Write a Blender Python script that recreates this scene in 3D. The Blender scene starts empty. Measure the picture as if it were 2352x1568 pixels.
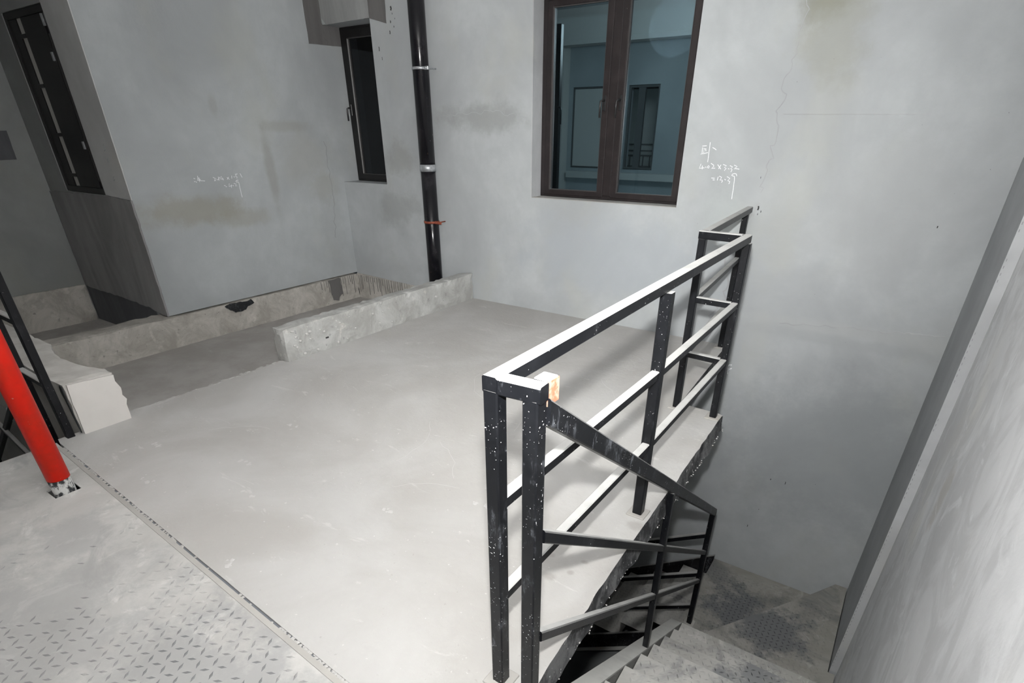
import bpy, bmesh, math, random
from mathutils import Vector, Matrix, noise

random.seed(7)
S = bpy.context.scene
COL = S.collection

# ------------------------------------------------------------------ camera
cam_data = bpy.data.cameras.new('camera')
cam_data.sensor_width = 36.0
cam_data.lens = 1267.976 / 2352 * 36.0
cam_data.shift_x = (1176 - 1189.21) / 2352
cam_data.shift_y = (1039.42 - 784) / 2352
cam_data.clip_start = 0.02
cam = bpy.data.objects.new('camera', cam_data)
COL.objects.link(cam)
yaw, pitch, roll = math.radians(-34.1947457), math.radians(30.2380392), math.radians(-0.02848)
fwd = Vector((math.sin(yaw) * math.cos(pitch), math.cos(yaw) * math.cos(pitch), -math.sin(pitch)))
right = Vector((math.cos(yaw), -math.sin(yaw), 0))
down = fwd.cross(right)
cr, sr = math.cos(roll), math.sin(roll)
right, down = cr * right + sr * down, -sr * right + cr * down
up = -down
EYE = Vector((0, 0, 1.6))
cam.matrix_world = Matrix(((right.x, up.x, -fwd.x, EYE.x), (right.y, up.y, -fwd.y, EYE.y),
                           (right.z, up.z, -fwd.z, EYE.z), (0, 0, 0, 1)))
S.camera = cam

# ------------------------------------------------------------------ world, lights, exposure
w = bpy.data.worlds.new('world')
S.world = w
w.use_nodes = True
w.node_tree.nodes['Background'].inputs['Color'].default_value = (0.75, 0.85, 1.0, 1)
w.node_tree.nodes['Background'].inputs['Strength'].default_value = 0.02

def lamp(name, kind, loc, power, color, size=0.1, target=None):
    d = bpy.data.lights.new(name, kind)
    d.energy = power
    d.color = color
    if kind == 'AREA':
        d.shape = 'DISK'; d.size = size
    else:
        d.shadow_soft_size = size
    o = bpy.data.objects.new(name, d)
    COL.objects.link(o)
    o.location = loc
    if target is not None:
        o.rotation_euler = (Vector(target) - Vector(loc)).to_track_quat('-Z', 'Y').to_euler()
    return o

# the photographer's flash above the lens: a hot centre, a wide-angle diffuser, and a head bounced off the ceiling
FLASH = EYE + up * 0.24
for nm_, watts, deg, size_, aim in (('flash_beam', 585, 80, 0.035, (-3.0, 4.8, 1.25)), ('flash_diffuser', 310, 140, 0.035, (-2.0, 4.8, 0.2)),
                                    ('flash_bounce', 2050, 110, 0.05, (-1.2, 1.0, 4.0))):
    fl = lamp(nm_, 'SPOT', FLASH, watts, (1.0, 0.99, 0.97), size_, aim)
    fl.data.spot_size = math.radians(deg)
    fl.data.spot_blend = 1.0
# unseen light added to brighten the neighbouring room behind the big window
lamp('inner_room_fill', 'POINT', (-2.6, 6.6, 2.5), 75, (0.9, 0.97, 1.0), 0.25)

S.view_settings.view_transform = 'Standard'
S.view_settings.look = 'None'
S.view_settings.exposure = 0.0
S.view_settings.gamma = 1.0
S.view_settings.use_curve_mapping = False
S.cycles.use_denoising = True
S.cycles.max_bounces = 8
S.cycles.diffuse_bounces = 6
S.cycles.transparent_max_bounces = 12

# ------------------------------------------------------------------ materials
class N:
    def __init__(self, name):
        self.m = bpy.data.materials.new(name)
        self.m.use_nodes = True
        self.t = self.m.node_tree
        self.b = self.t.nodes['Principled BSDF']
        self.geo = self.t.nodes.new('ShaderNodeNewGeometry')
        self.pos = self.geo.outputs['Position']
    def put(self, sock, v):
        if hasattr(v, 'links'):
            self.t.links.new(v, sock)
        else:
            if sock.type == 'RGBA' and len(v) == 3:
                v = (*v, 1)
            sock.default_value = v
    def noise(self, scale, detail=4, rough=0.55, vec=None, stretch=None, dist=0.0):
        v = vec or self.pos
        if stretch:
            mp = self.t.nodes.new('ShaderNodeMapping')
            mp.inputs['Scale'].default_value = stretch
            self.t.links.new(v, mp.inputs['Vector']); v = mp.outputs[0]
        n = self.t.nodes.new('ShaderNodeTexNoise')
        self.t.links.new(v, n.inputs['Vector'])
        n.inputs['Scale'].default_value = scale
        n.inputs['Detail'].default_value = detail
        n.inputs['Roughness'].default_value = rough
        n.inputs['Distortion'].default_value = dist
        return n.outputs['Fac']
    def step(self, v, lo, hi, a=0.0, b=1.0):
        n = self.t.nodes.new('ShaderNodeMapRange')
        n.interpolation_type = 'SMOOTHSTEP'
        self.put(n.inputs['Value'], v)
        n.inputs['From Min'].default_value = lo; n.inputs['From Max'].default_value = hi
        n.inputs['To Min'].default_value = a; n.inputs['To Max'].default_value = b
        return n.outputs['Result']
    def math(self, op, a, b=0.0):
        n = self.t.nodes.new('ShaderNodeMath'); n.operation = op
        self.put(n.inputs[0], a); self.put(n.inputs[1], b)
        return n.outputs[0]
    def mix(self, f, a, b, blend='MIX'):
        n = self.t.nodes.new('ShaderNodeMix'); n.data_type = 'RGBA'; n.blend_type = blend
        self.put(n.inputs['Factor'], f); self.put(n.inputs[6], a); self.put(n.inputs[7], b)
        return n.outputs[2]
    def blob(self, c, r, wob=0.5, ns=4.0):
        """soft stain mask round a world point, with a ragged rim"""
        mp = self.t.nodes.new('ShaderNodeMapping'); mp.vector_type = 'TEXTURE'
        mp.inputs['Location'].default_value = c; mp.inputs['Scale'].default_value = r
        self.t.links.new(self.pos, mp.inputs['Vector'])
        ln = self.t.nodes.new('ShaderNodeVectorMath'); ln.operation = 'LENGTH'
        self.t.links.new(mp.outputs[0], ln.inputs[0])
        d = self.math('ADD', ln.outputs['Value'], self.math('MULTIPLY', self.math('SUBTRACT', self.noise(ns, 7, 0.72), 0.5), wob * 3.2))
        return self.step(d, 1.08, 0.35)
    def nz(self):
        s = self.t.nodes.new('ShaderNodeSeparateXYZ')
        self.t.links.new(self.geo.outputs['Normal'], s.inputs[0])
        return s.outputs['Z']
    def bump(self, h, strength=0.3, dist=0.01):
        n = self.t.nodes.new('ShaderNodeBump')
        n.inputs['Strength'].default_value = strength; n.inputs['Distance'].default_value = dist
        self.t.links.new(h, n.inputs['Height'])
        self.t.links.new(n.outputs[0], self.b.inputs['Normal'])
    def done(self, color, rough=0.85, spec=0.3, metal=0.0):
        self.put(self.b.inputs['Base Color'], color)
        self.put(self.b.inputs['Roughness'], rough)
        self.b.inputs['Specular IOR Level'].default_value = spec
        self.b.inputs['Metallic'].default_value = metal
        return self.m

def plaster(name, base, stains=(), var=0.14, bump=0.25, swirl=0.0):
    n = N(name)
    lo = tuple(c * (1 - var) for c in base); hi = tuple(min(1, c * (1 + var)) for c in base)
    big = n.noise(0.9, 5, 0.6, dist=0.4)
    fine = n.noise(6.0, 6, 0.65)
    c = n.mix(n.step(big, 0.32, 0.68), lo, hi)
    c = n.mix(n.step(fine, 0.3, 0.75, 0.0, 0.5), c, tuple(x * 0.9 for x in base))
    warm = n.noise(1.7, 4, 0.6, vec=None, stretch=(1, 1, 0.7))
    c = n.mix(n.step(warm, 0.52, 0.72, 0.0, 0.35), c, (base[0] * 1.02, base[1] * 0.99, base[2] * 0.88))
    for (ctr, r, col, k, wob) in stains:
        c = n.mix(n.math('MULTIPLY', n.blob(ctr, r, wob), k), c, col)
    if swirl:
        sw = n.noise(1.6, 6, 0.62, stretch=(1, 1.4, 0.8), dist=2.6)
        c = n.mix(n.step(sw, 0.42, 0.60, 0, swirl), c, tuple(x * 0.72 for x in base))
        c = n.mix(n.step(n.noise(3.5, 6, 0.65, dist=2.0), 0.56, 0.70, 0, swirl), c, tuple(min(1, x * 1.15) for x in base))
    spk = n.noise(75, 2, 0.5)
    c = n.mix(n.step(spk, 0.78, 0.83, 0.0, 0.6), c, (0.10, 0.10, 0.10))
    n.bump(n.math('ADD', n.noise(3.0, 6, 0.6), n.math('MULTIPLY', n.noise(60, 3, 0.6), 0.12)), bump, 0.02)
    return n.done(c, 0.88, 0.25)

def rough_concrete(name, base, dark, speck=0.5):
    n = N(name)
    a = n.noise(4.0, 8, 0.7, dist=0.6)
    c = n.mix(n.step(a, 0.35, 0.66), dark, base)
    b = n.noise(22, 5, 0.7)
    c = n.mix(n.step(b, 0.60, 0.72, 0.0, speck), c, tuple(x * 0.35 for x in dark))
    c = n.mix(n.step(n.noise(9, 3, 0.6), 0.62, 0.74, 0, 0.5), c, (0.62, 0.60, 0.56))
    n.bump(n.math('ADD', n.noise(8, 8, 0.7), n.math('MULTIPLY', b, 0.35)), 0.5, 0.02)
    return n.done(c, 0.9, 0.2)

def painted_steel(name, base, speck=(0.75, 0.76, 0.77), dust=(0.62, 0.62, 0.60), dusty=1.0, rough=0.38, splash=1.0):
    n = N(name)
    c = n.mix(n.step(n.noise(9, 4, 0.6), 0.45, 0.75, 0, 0.6), base, tuple(x * 1.6 + 0.004 for x in base))
    c = n.mix(n.step(n.math('MULTIPLY', n.noise(170, 2, 0.4), n.step(n.noise(7, 3, 0.6), 0.25, 0.65, 0.84, 0.98 + 0.07 * splash)), 0.715, 0.735, 0, 0.9), c, speck)
    c = n.mix(n.step(n.noise(80, 2, 0.4), 0.775, 0.785, 0, 0.9), c, speck)
    c = n.mix(n.step(n.noise(16, 6, 0.75, stretch=(1, 1, 0.4)), 0.54, 0.74, 0, 0.34 * splash), c, (0.42, 0.45, 0.50))
    top = n.step(n.nz(), 0.45, 0.75, 0, dusty)
    thin = n.step(n.noise(7, 5, 0.6), 0.25, 0.55, 0.82, 1.0)
    f = n.math('MULTIPLY', top, thin)
    c = n.mix(f, c, dust)
    n.bump(n.noise(40, 3), 0.08, 0.004)
    return n.done(c, n.mix(f, (rough,) * 3, (0.9,) * 3), 0.3)

WALL = (0.395, 0.415, 0.425)
STAIN = (0.25, 0.245, 0.205)
M = {}
M['wall_back'] = plaster('grey_plaster_back', WALL, [
    ((-0.90, 4.8, 2.45), (0.22, 0.6, 0.32), (0.20, 0.20, 0.155), 0.75, 0.35),
    ((-0.80, 4.8, 2.2), (0.25, 0.6, 0.45), (0.29, 0.295, 0.25), 0.5, 0.5),
    ((-1.30, 4.8, 0.95), (0.22, 0.5, 0.30), (0.40, 0.43, 0.43), 0.7, 0.5),
    ((-3.7, 4.8, 1.70), (0.75, 0.5, 0.16), (0.25, 0.26, 0.25), 0.55, 0.6),
    ((-4.75, 4.8, 1.35), (0.3, 0.5, 0.22), (0.26, 0.265, 0.25), 0.55, 0.6),
    ((-4.9, 4.8, 0.85), (0.35, 0.5, 0.25), (0.25, 0.26, 0.25), 0.5, 0.6),
    ((-0.2, 4.8, 1.15), (0.65, 0.5, 0.55), (0.38, 0.395, 0.40), 0.5, 0.5),
    ((-2.2, 4.8, 0.6), (1.3, 0.5, 0.45), (0.355, 0.385, 0.415), 0.6, 0.5),
    ((-0.2, 4.8, 0.28), (0.9, 0.5, 0.07), (0.40, 0.415, 0.415), 0.5, 0.35),
    ((-0.3, 4.8, 0.19), (0.9, 0.5, 0.06), (0.33, 0.345, 0.35), 0.4, 0.6),
    ((-0.1, 4.8, -0.8), (1.2, 0.5, 0.9), (0.27, 0.29, 0.30), 0.5, 0.5),
])
M['wall_left'] = plaster('grey_plaster_left', (0.385, 0.407, 0.416), [
    ((-5.72, 2.95, 0.95), (0.5, 0.62, 0.17), (0.280, 0.267, 0.215), 0.58, 0.5),
    ((-5.72, 3.45, 0.83), (0.5, 0.40, 0.11), (0.299, 0.293, 0.247), 0.50, 0.5),
    ((-5.72, 3.87, 1.25), (0.5, 0.075, 0.50), (0.280, 0.280, 0.254), 0.54, 0.35),
    ((-5.72, 4.15, 1.64), (0.5, 0.35, 0.07), (0.293, 0.293, 0.260), 0.47, 0.4),
    ((-5.72, 4.3, 1.35), (0.5, 0.40, 0.30), (0.370, 0.370, 0.338), 0.36, 0.5),
    ((-5.72, 4.55, 0.5), (0.5, 0.2, 0.6), (0.312, 0.325, 0.325), 0.36, 0.6),
    ((-5.72, 3.40, 1.80), (0.5, 0.05, 0.12), (0.299, 0.305, 0.286), 0.43, 0.3),
    ((-5.72, 4.5, 1.05), (0.5, 0.25, 0.2), (0.325, 0.325, 0.293), 0.43, 0.5),
])
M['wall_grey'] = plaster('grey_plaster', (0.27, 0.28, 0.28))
M['wall_right'] = plaster('streaked_plaster', (0.66, 0.672, 0.685), [
    ((0.45, 2.6, 0.2), (0.4, 0.25, 0.5), (0.46, 0.47, 0.48), 0.6, 0.7),
    ((0.45, 2.9, 0.1), (0.4, 0.12, 0.2), (0.42, 0.40, 0.36), 0.6, 0.6),
    ((0.45, 2.0, -0.1), (0.4, 0.3, 0.35), (0.68, 0.69, 0.70), 0.6, 0.7),
], var=0.10, swirl=0.55)
M['strip'] = plaster('darker_return_plaster', (0.36, 0.375, 0.385))
M['jamb'] = plaster('alcove_jamb_plaster', (0.50, 0.505, 0.505))
M['void_wall'] = plaster('void_wall_plaster', (0.50, 0.50, 0.49))
M['putty'] = plaster('light_putty', (0.40, 0.41, 0.42), var=0.22)
M['ceiling'] = plaster('ceiling_white', (0.62, 0.62, 0.62), var=0.04)
M['cement'] = None
def cement(name, base):
    n = N(name)
    streak = n.noise(2.2, 6, 0.62, stretch=(1.6, 1.6, 0.35), dist=0.8)
    c = n.mix(n.step(streak, 0.3, 0.7), tuple(x * 0.85 for x in base), tuple(x * 1.18 for x in base))
    c = n.mix(n.step(n.noise(6, 5, 0.7), 0.64, 0.80, 0, 0.22), c, (0.22, 0.22, 0.23))
    n.bump(n.noise(14, 6, 0.65), 0.3, 0.02)
    return n.done(c, 0.9, 0.2)
M['cement'] = cement('dark_cement_render', (0.26, 0.257, 0.26))
M['cement_base'] = cement('dark_cement_base', (0.11, 0.113, 0.122))
M['mortar'] = cement('dark_mortar_patch', (0.125, 0.122, 0.12))
M['mortar_lit'] = cement('pale_mortar_soffit', (0.26, 0.265, 0.265))

def floor_mat():
    n = N('dusty_screed')
    a = n.noise(1.2, 6, 0.6, dist=0.5)
    c = n.mix(n.step(a, 0.35, 0.68), (0.375, 0.366, 0.350), (0.437, 0.433, 0.424))
    scuff = n.noise(5, 7, 0.7, stretch=(0.5, 1.4, 1), dist=1.5)
    c = n.mix(n.step(scuff, 0.60, 0.68, 0, 0.5), c, (0.53, 0.525, 0.512))
    c = n.mix(n.step(n.noise(30, 3, 0.6), 0.68, 0.75, 0, 0.45), c, (0.64, 0.63, 0.61))
    c = n.mix(n.step(n.noise(48, 2, 0.5), 0.70, 0.78, 0, 0.45), c, (0.30, 0.285, 0.265))
    for ctr, r in (((-0.86, 1.5, 0), (0.035, 0.028, 0.1)), ((-0.89, 1.45, 0), (0.025, 0.02, 0.1)), ((-0.80, 1.57, 0), (0.02, 0.02, 0.1)),
                   ((-0.92, 1.62, 0), (0.018, 0.018, 0.1)), ((-0.78, 1.66, 0), (0.022, 0.016, 0.1)), ((-0.70, 2.02, 0), (0.06, 0.05, 0.1))):
        c = n.mix(n.math('MULTIPLY', n.blob(ctr, r, 0.3, 30), 0.55), c, (0.27, 0.26, 0.24))
    n.bump(n.math('ADD', n.math('MULTIPLY', n.noise(2.2, 4), 2.0), n.math('MULTIPLY', n.noise(38, 6, 0.65), 0.6)), 0.34, 0.012)
    return n.done(c, 0.9, 0.2)
M['floor'] = floor_mat()
n = N('sunken_floor_screed')
c = n.mix(n.step(n.noise(2.2, 6, 0.65), 0.35, 0.68), (0.33, 0.315, 0.298), (0.40, 0.388, 0.372))
c = n.mix(n.step(n.noise(7, 5, 0.7, stretch=(0.6, 1.3, 1)), 0.62, 0.7, 0, 0.3), c, (0.50, 0.485, 0.465))
n.bump(n.noise(20, 6, 0.65), 0.3, 0.01)
M['floor_low'] = n.done(c, 0.9, 0.2)
M['curb'] = rough_concrete('rough_curb_concrete', (0.46, 0.465, 0.455), (0.33, 0.33, 0.315))
M['curb_old'] = rough_concrete('old_curb_concrete', (0.50, 0.48, 0.445), (0.34, 0.325, 0.295), 0.6)
M['block'] = plaster('white_block', (0.62, 0.60, 0.575), var=0.05, bump=0.12)
M['tar'] = painted_steel('black_tar', (0.02, 0.022, 0.024), dusty=0.0)
# slab edge: black paint over ragged concrete
n = N('slab_edge_concrete')
c = n.mix(n.step(n.noise(7, 7, 0.7), 0.40, 0.60), (0.022, 0.023, 0.025), (0.12, 0.122, 0.124))
c = n.mix(n.step(n.noise(40, 3, 0.6), 0.66, 0.72, 0, 0.8), c, (0.60, 0.60, 0.59))
c = n.mix(n.step(n.nz(), 0.3, 0.8), c, (0.5, 0.49, 0.475))
n.bump(n.noise(18, 7, 0.7), 0.7, 0.02)
M['slab_edge'] = n.done(c, 0.8, 0.3)
M['black'] = painted_steel('black_painted_steel', (0.0045, 0.005, 0.0065), dust=(0.44, 0.44, 0.43), splash=0.15)
M['black_splashed'] = painted_steel('black_steel_splashed', (0.0045, 0.005, 0.0065), dust=(0.44, 0.44, 0.43), splash=0.9)
M['black_clean'] = painted_steel('black_painted_steel_underside', (0.008, 0.008, 0.010), dusty=0.55, speck=(0.4, 0.4, 0.4))
n = N('orange_primer')
M['orange'] = n.done(n.mix(n.step(n.noise(40, 5, 0.7), 0.42, 0.62), (0.33, 0.125, 0.072), (0.38, 0.255, 0.195)), 0.85, 0.2)
M['weld_plate'] = plaster('dusty_base_plate', (0.36, 0.35, 0.33))
M['stringer'] = painted_steel('dusty_stringer', (0.035, 0.035, 0.036), dust=(0.60, 0.60, 0.575))

def checker(name, lo, hi, worn, places, rough=0.7):
    n = N(name)
    c = n.mix(n.step(n.noise(1.6, 6, 0.65, dist=0.5), 0.36, 0.66), lo, hi)
    c = n.mix(n.step(n.noise(6, 7, 0.72, dist=0.8), 0.54, 0.66, 0, 0.75), c, tuple(x * 1.18 for x in hi))
    c = n.mix(n.step(n.noise(2.6, 7, 0.7, dist=1.0), 0.56, 0.66, 0, 0.55), c, tuple(x * 0.82 for x in lo))
    f = None
    for ctr, r, k in places:
        b = n.math('MULTIPLY', n.blob(ctr, r, 1.3, 3.2), k)
        f = b if f is None else n.math('MAXIMUM', f, b)
    w_ = n.math('MULTIPLY', n.step(n.noise(2.6, 7, 0.7, dist=0.8), 0.50, 0.66), 0.55)
    f = w_ if f is None else n.math('MAXIMUM', f, w_)
    c = n.mix(f, c, worn)
    n.bump(n.noise(45, 5, 0.65), 0.22, 0.006)
    return n.done(c, rough, 0.35)
P_PLACES = [((-2.2, 0.15, 0), (0.9, 0.55, 0.3), 0.55), ((-1.5, 0.45, 0), (0.6, 0.3, 0.3), 0.75), ((-2.7, 0.5, 0), (0.3, 0.2, 0.3), 0.5), ((-1.2, 0.5, 0), (0.35, 0.25, 0.3), 0.6)]
S_PLACES = [((-0.05, 2.75, -1.4), (0.30, 0.55, 0.7), 0.9), ((-0.45, 4.15, -2.24), (0.28, 0.45, 0.1), 0.95), ((-0.05, 3.85, -2.02), (0.32, 0.36, 0.1), 0.9), ((-0.68, 4.6, -2.24), (0.2, 0.2, 0.1), 0.6)]
M['plate'] = checker('dusty_checker_plate', (0.39, 0.385, 0.37), (0.48, 0.475, 0.46), (0.30, 0.302, 0.30), P_PLACES)
M['plate_rib'] = checker('checker_plate_ribs', (0.35, 0.345, 0.335), (0.43, 0.425, 0.41), (0.10, 0.108, 0.117), P_PLACES, 0.5)
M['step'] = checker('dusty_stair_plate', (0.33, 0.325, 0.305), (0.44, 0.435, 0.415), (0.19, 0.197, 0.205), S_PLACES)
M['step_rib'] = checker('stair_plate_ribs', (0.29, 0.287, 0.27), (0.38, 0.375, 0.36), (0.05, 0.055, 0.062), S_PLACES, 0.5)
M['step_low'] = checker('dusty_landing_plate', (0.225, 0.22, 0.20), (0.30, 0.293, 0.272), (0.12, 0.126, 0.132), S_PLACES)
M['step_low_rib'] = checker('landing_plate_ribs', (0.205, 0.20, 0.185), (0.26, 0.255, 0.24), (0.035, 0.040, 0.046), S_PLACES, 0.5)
# red pipe
n = N('red_pipe_paint')
c = n.mix(n.step(n.noise(8, 5, 0.65), 0.4, 0.72), (0.92, 0.022, 0.008), (0.74, 0.030, 0.012))
c = n.mix(n.step(n.noise(70, 3, 0.6), 0.70, 0.76, 0, 0.7), c, (0.75, 0.4, 0.33))
M['red'] = n.done(c, 0.4, 0.25)
n = N('black_cast_iron_pipe')
c = n.mix(n.step(n.noise(6, 5, 0.6), 0.45, 0.7), (0.006, 0.006, 0.008), (0.016, 0.015, 0.018))
c = n.mix(n.step(n.noise(22, 4, 0.65, stretch=(1.4, 1.4, 0.5)), 0.70, 0.76, 0, 0.8), c, (0.45, 0.46, 0.45))
c = n.mix(n.step(n.noise(14, 4, 0.65), 0.66, 0.72, 0, 0.5), c, (0.09, 0.055, 0.035))
n.bump(n.noise(30, 4), 0.12, 0.004)
M['pipe'] = n.done(c, 0.2, 0.4)
n = N('galvanised_steel')
M['galv'] = n.done(n.mix(n.step(n.noise(25, 4), 0.4, 0.7), (0.42, 0.44, 0.46), (0.62, 0.64, 0.66)), 0.38, 0.5, 0.7)
n = N('rusty_bracket')
M['rust'] = n.done(n.mix(n.step(n.noise(25, 4), 0.4, 0.7), (0.20, 0.05, 0.03), (0.32, 0.09, 0.05)), 0.7)
n = N('brown_window_frame')
c = n.mix(n.step(n.noise(12, 4), 0.4, 0.75), (0.016, 0.0125, 0.013), (0.025, 0.0195, 0.020))
c = n.mix(n.step(n.noise(40, 3, 0.6), 0.73, 0.76, 0, 0.6), c, (0.45, 0.44, 0.43))
M['frame'] = n.done(c, 0.42, 0.5)
n = N('black_window_frame')
M['frame_black'] = n.done(n.mix(n.step(n.noise(10, 4), 0.4, 0.75), (0.005, 0.0045, 0.005), (0.010, 0.009, 0.0095)), 0.4, 0.5)
n = N('handle_black')
M['handle'] = n.done((0.02, 0.02, 0.021), 0.35, 0.5)
n = N('grey_edge_strip')
M['edge_strip'] = n.done((0.055, 0.052, 0.052), 0.4, 0.5)
n = N('lit_slit_pale')
M['lit_slit_pale'] = n.done((0.50, 0.49, 0.47), 0.8, 0.3)
n = N('stub_top_dust')
M['stub'] = n.done(n.mix(n.step(n.noise(6, 6, 0.65), 0.35, 0.68), (0.47, 0.455, 0.43), (0.57, 0.556, 0.53)), 0.9, 0.2)
n = N('rail_grey')
M['rail_grey'] = n.done((0.13, 0.13, 0.13), 0.6, 0.3)
n = N('bead_shadow')
M['bead'] = n.done((0.27, 0.275, 0.28), 0.9, 0.2)
n = N('pale_scuff')
M['scuff'] = n.done((0.475, 0.470, 0.460), 0.95, 0.1)
n = N('collar_smeared')
c = n.mix(n.step(n.noise(24, 6, 0.7, stretch=(1, 1, 0.6)), 0.47, 0.56), (0.02, 0.022, 0.024), (0.42, 0.42, 0.41))
n.bump(n.noise(30, 5, 0.7), 0.5, 0.01)
M['collar'] = n.done(c, 0.7, 0.3)
n = N('joint_shadow_grey')
M['joint'] = n.done((0.14, 0.15, 0.165), 0.9, 0.2)
n = N('chalk_white')
M['chalk'] = n.done((0.80, 0.82, 0.83), 0.95, 0.1)
n = N('chalk_faint')
M['chalk_faint'] = n.done((0.33, 0.34, 0.35), 0.95, 0.1)
n = N('dark_mark')
M['mark'] = n.done((0.045, 0.045, 0.045), 0.9, 0.2)
n = N('inner_room_paint')
M['inner'] = n.done(n.mix(n.step(n.noise(1.5, 4), 0.4, 0.7), (0.40, 0.42, 0.43), (0.47, 0.49, 0.50)), 0.9, 0.2)
n = N('inner_panel_paint')
M['inner_light'] = n.done((0.62, 0.60, 0.57), 0.9, 0.2)
n = N('unlit_room_black')
M['unlit_room_black'] = n.done((0.03, 0.03, 0.03), 0.9, 0.1)
n = N('white_plastic')
M['plastic'] = n.done((0.70, 0.75, 0.78), 0.4, 0.5)

def glass(name, tint, refl=0.07):
    m = bpy.data.materials.new(name); m.use_nodes = True
    t = m.node_tree
    t.nodes.remove(t.nodes['Principled BSDF'])
    tr = t.nodes.new('ShaderNodeBsdfTransparent'); tr.inputs[0].default_value = (*tint, 1)
    gl = t.nodes.new('ShaderNodeBsdfGlossy'); gl.inputs['Roughness'].default_value = 0.02
    gl.inputs['Color'].default_value = (0.9, 0.95, 1, 1)
    lw = t.nodes.new('ShaderNodeLayerWeight'); lw.inputs[0].default_value = 0.5
    pw = t.nodes.new('ShaderNodeMath'); pw.operation = 'POWER'; pw.inputs[1].default_value = 4.0
    fr = t.nodes.new('ShaderNodeMath'); fr.operation = 'MULTIPLY_ADD'; fr.inputs[1].default_value = 0.6; fr.inputs[2].default_value = refl
    t.links.new(lw.outputs['Facing'], pw.inputs[0]); t.links.new(pw.outputs[0], fr.inputs[0])
    mx = t.nodes.new('ShaderNodeMixShader')
    t.links.new(fr.outputs[0], mx.inputs[0]); t.links.new(tr.outputs[0], mx.inputs[1]); t.links.new(gl.outputs[0], mx.inputs[2])
    t.links.new(mx.outputs[0], t.nodes['Material Output'].inputs[0])
    return m
M['glass_teal'] = glass('teal_glass', (0.53, 0.615, 0.645), 0.06)
M['glass_dark'] = glass('dark_glass', (0.35, 0.36, 0.36), 0.04)

# ------------------------------------------------------------------ mesh helpers
def mesh_obj(name, bm, mat, parent=None, smooth=False, mats=None):
    me = bpy.data.meshes.new(name)
    bm.normal_update()
    bm.to_mesh(me); bm.free()
    for m in (mats or [mat]):
        me.materials.append(m)
    if smooth:
        for p in me.polygons:
            p.use_smooth = True
    o = bpy.data.objects.new(name, me)
    COL.objects.link(o)
    if parent is not None:
        # geometry is authored in world space; keep it there under a moved root
        root_loc = Vector((0, 0, 0)); q = parent
        while q is not None:
            root_loc += q.location; q = q.parent
        me.transform(Matrix.Translation(-root_loc))
        o.parent = parent
    return o

def thing(name, label, cat, loc, group=None):
    o = bpy.data.objects.new(name, None)
    o.empty_display_size = 0.1
    COL.objects.link(o)
    o.location = loc; o['label'] = label; o['category'] = cat
    if group: o['group'] = group
    return o

def tag(o, label, cat, group=None):
    o['label'] = label; o['category'] = cat
    if group: o['group'] = group
    return o

def struct(name, bm, mat, **k):
    o = mesh_obj(name, bm, mat, **k)
    o['kind'] = 'structure'
    return o

def add_box(bm, x0, x1, y0, y1, z0, z1):
    v = [bm.verts.new(p) for p in ((x0, y0, z0), (x1, y0, z0), (x1, y1, z0), (x0, y1, z0), (x0, y0, z1), (x1, y0, z1), (x1, y1, z1), (x0, y1, z1))]
    for f in ((3, 2, 1, 0), (4, 5, 6, 7), (0, 1, 5, 4), (1, 2, 6, 5), (2, 3, 7, 6), (3, 0, 4, 7)):
        bm.faces.new([v[i] for i in f])
    return v

def box(x0, x1, y0, y1, z0, z1, bev=0.0):
    bm = bmesh.new()
    add_box(bm, x0, x1, y0, y1, z0, z1)
    if bev:
        bmesh.ops.bevel(bm, geom=bm.edges[:], offset=bev, segments=1, affect='EDGES')
    return bm

def prism(poly, z0, z1):
    """extruded plan polygon"""
    bm = bmesh.new()
    a = [bm.verts.new((x, y, z0)) for x, y in poly]; b = [bm.verts.new((x, y, z1)) for x, y in poly]
    bm.faces.new(b); bm.faces.new(a[::-1])
    for i in range(len(poly)):
        j = (i + 1) % len(poly)
        bm.faces.new((a[i], a[j], b[j], b[i]))
    bmesh.ops.recalc_face_normals(bm, faces=bm.faces)
    return bm

def tube(p0, p1, wid, hei, side=None, bm=None, ch=0.004, c0=None, c1=None):
    """square steel tube with softened corners from p0 to p1 (axis ends); side = width direction.
    c0 / c1: optional plane normals for mitred or vertical end cuts"""
    bm = bm or bmesh.new()
    p0 = Vector(p0); p1 = Vector(p1); d = (p1 - p0).normalized()
    if side is None:
        side = Vector((1, 0, 0)) if abs(d.x) < 0.9 else Vector((0, 1, 0))
    side = Vector(side); side = (side - d * side.dot(d)).normalized()
    n = d.cross(side)
    a, b = wid / 2, hei / 2
    prof = [(-a + ch, -b), (a - ch, -b), (a, -b + ch), (a, b - ch), (a - ch, b), (-a + ch, b), (-a, b - ch), (-a, -b + ch)]
    rings = []
    for p, c in ((p0, c0), (p1, c1)):
        r = []
        for u, v in prof:
            q = p + side * u + n * v
            if c is not None:
                cn = Vector(c); q = q - d * ((q - p).dot(cn) / d.dot(cn))
            r.append(bm.verts.new(q))
        rings.append(r)
    for i in range(8):
        j = (i + 1) % 8
        bm.faces.new((rings[0][i], rings[0][j], rings[1][j], rings[1][i]))
    bm.faces.new(rings[0][::-1]); bm.faces.new(rings[1])
    bmesh.ops.recalc_face_normals(bm, faces=bm.faces)
    return bm

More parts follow.
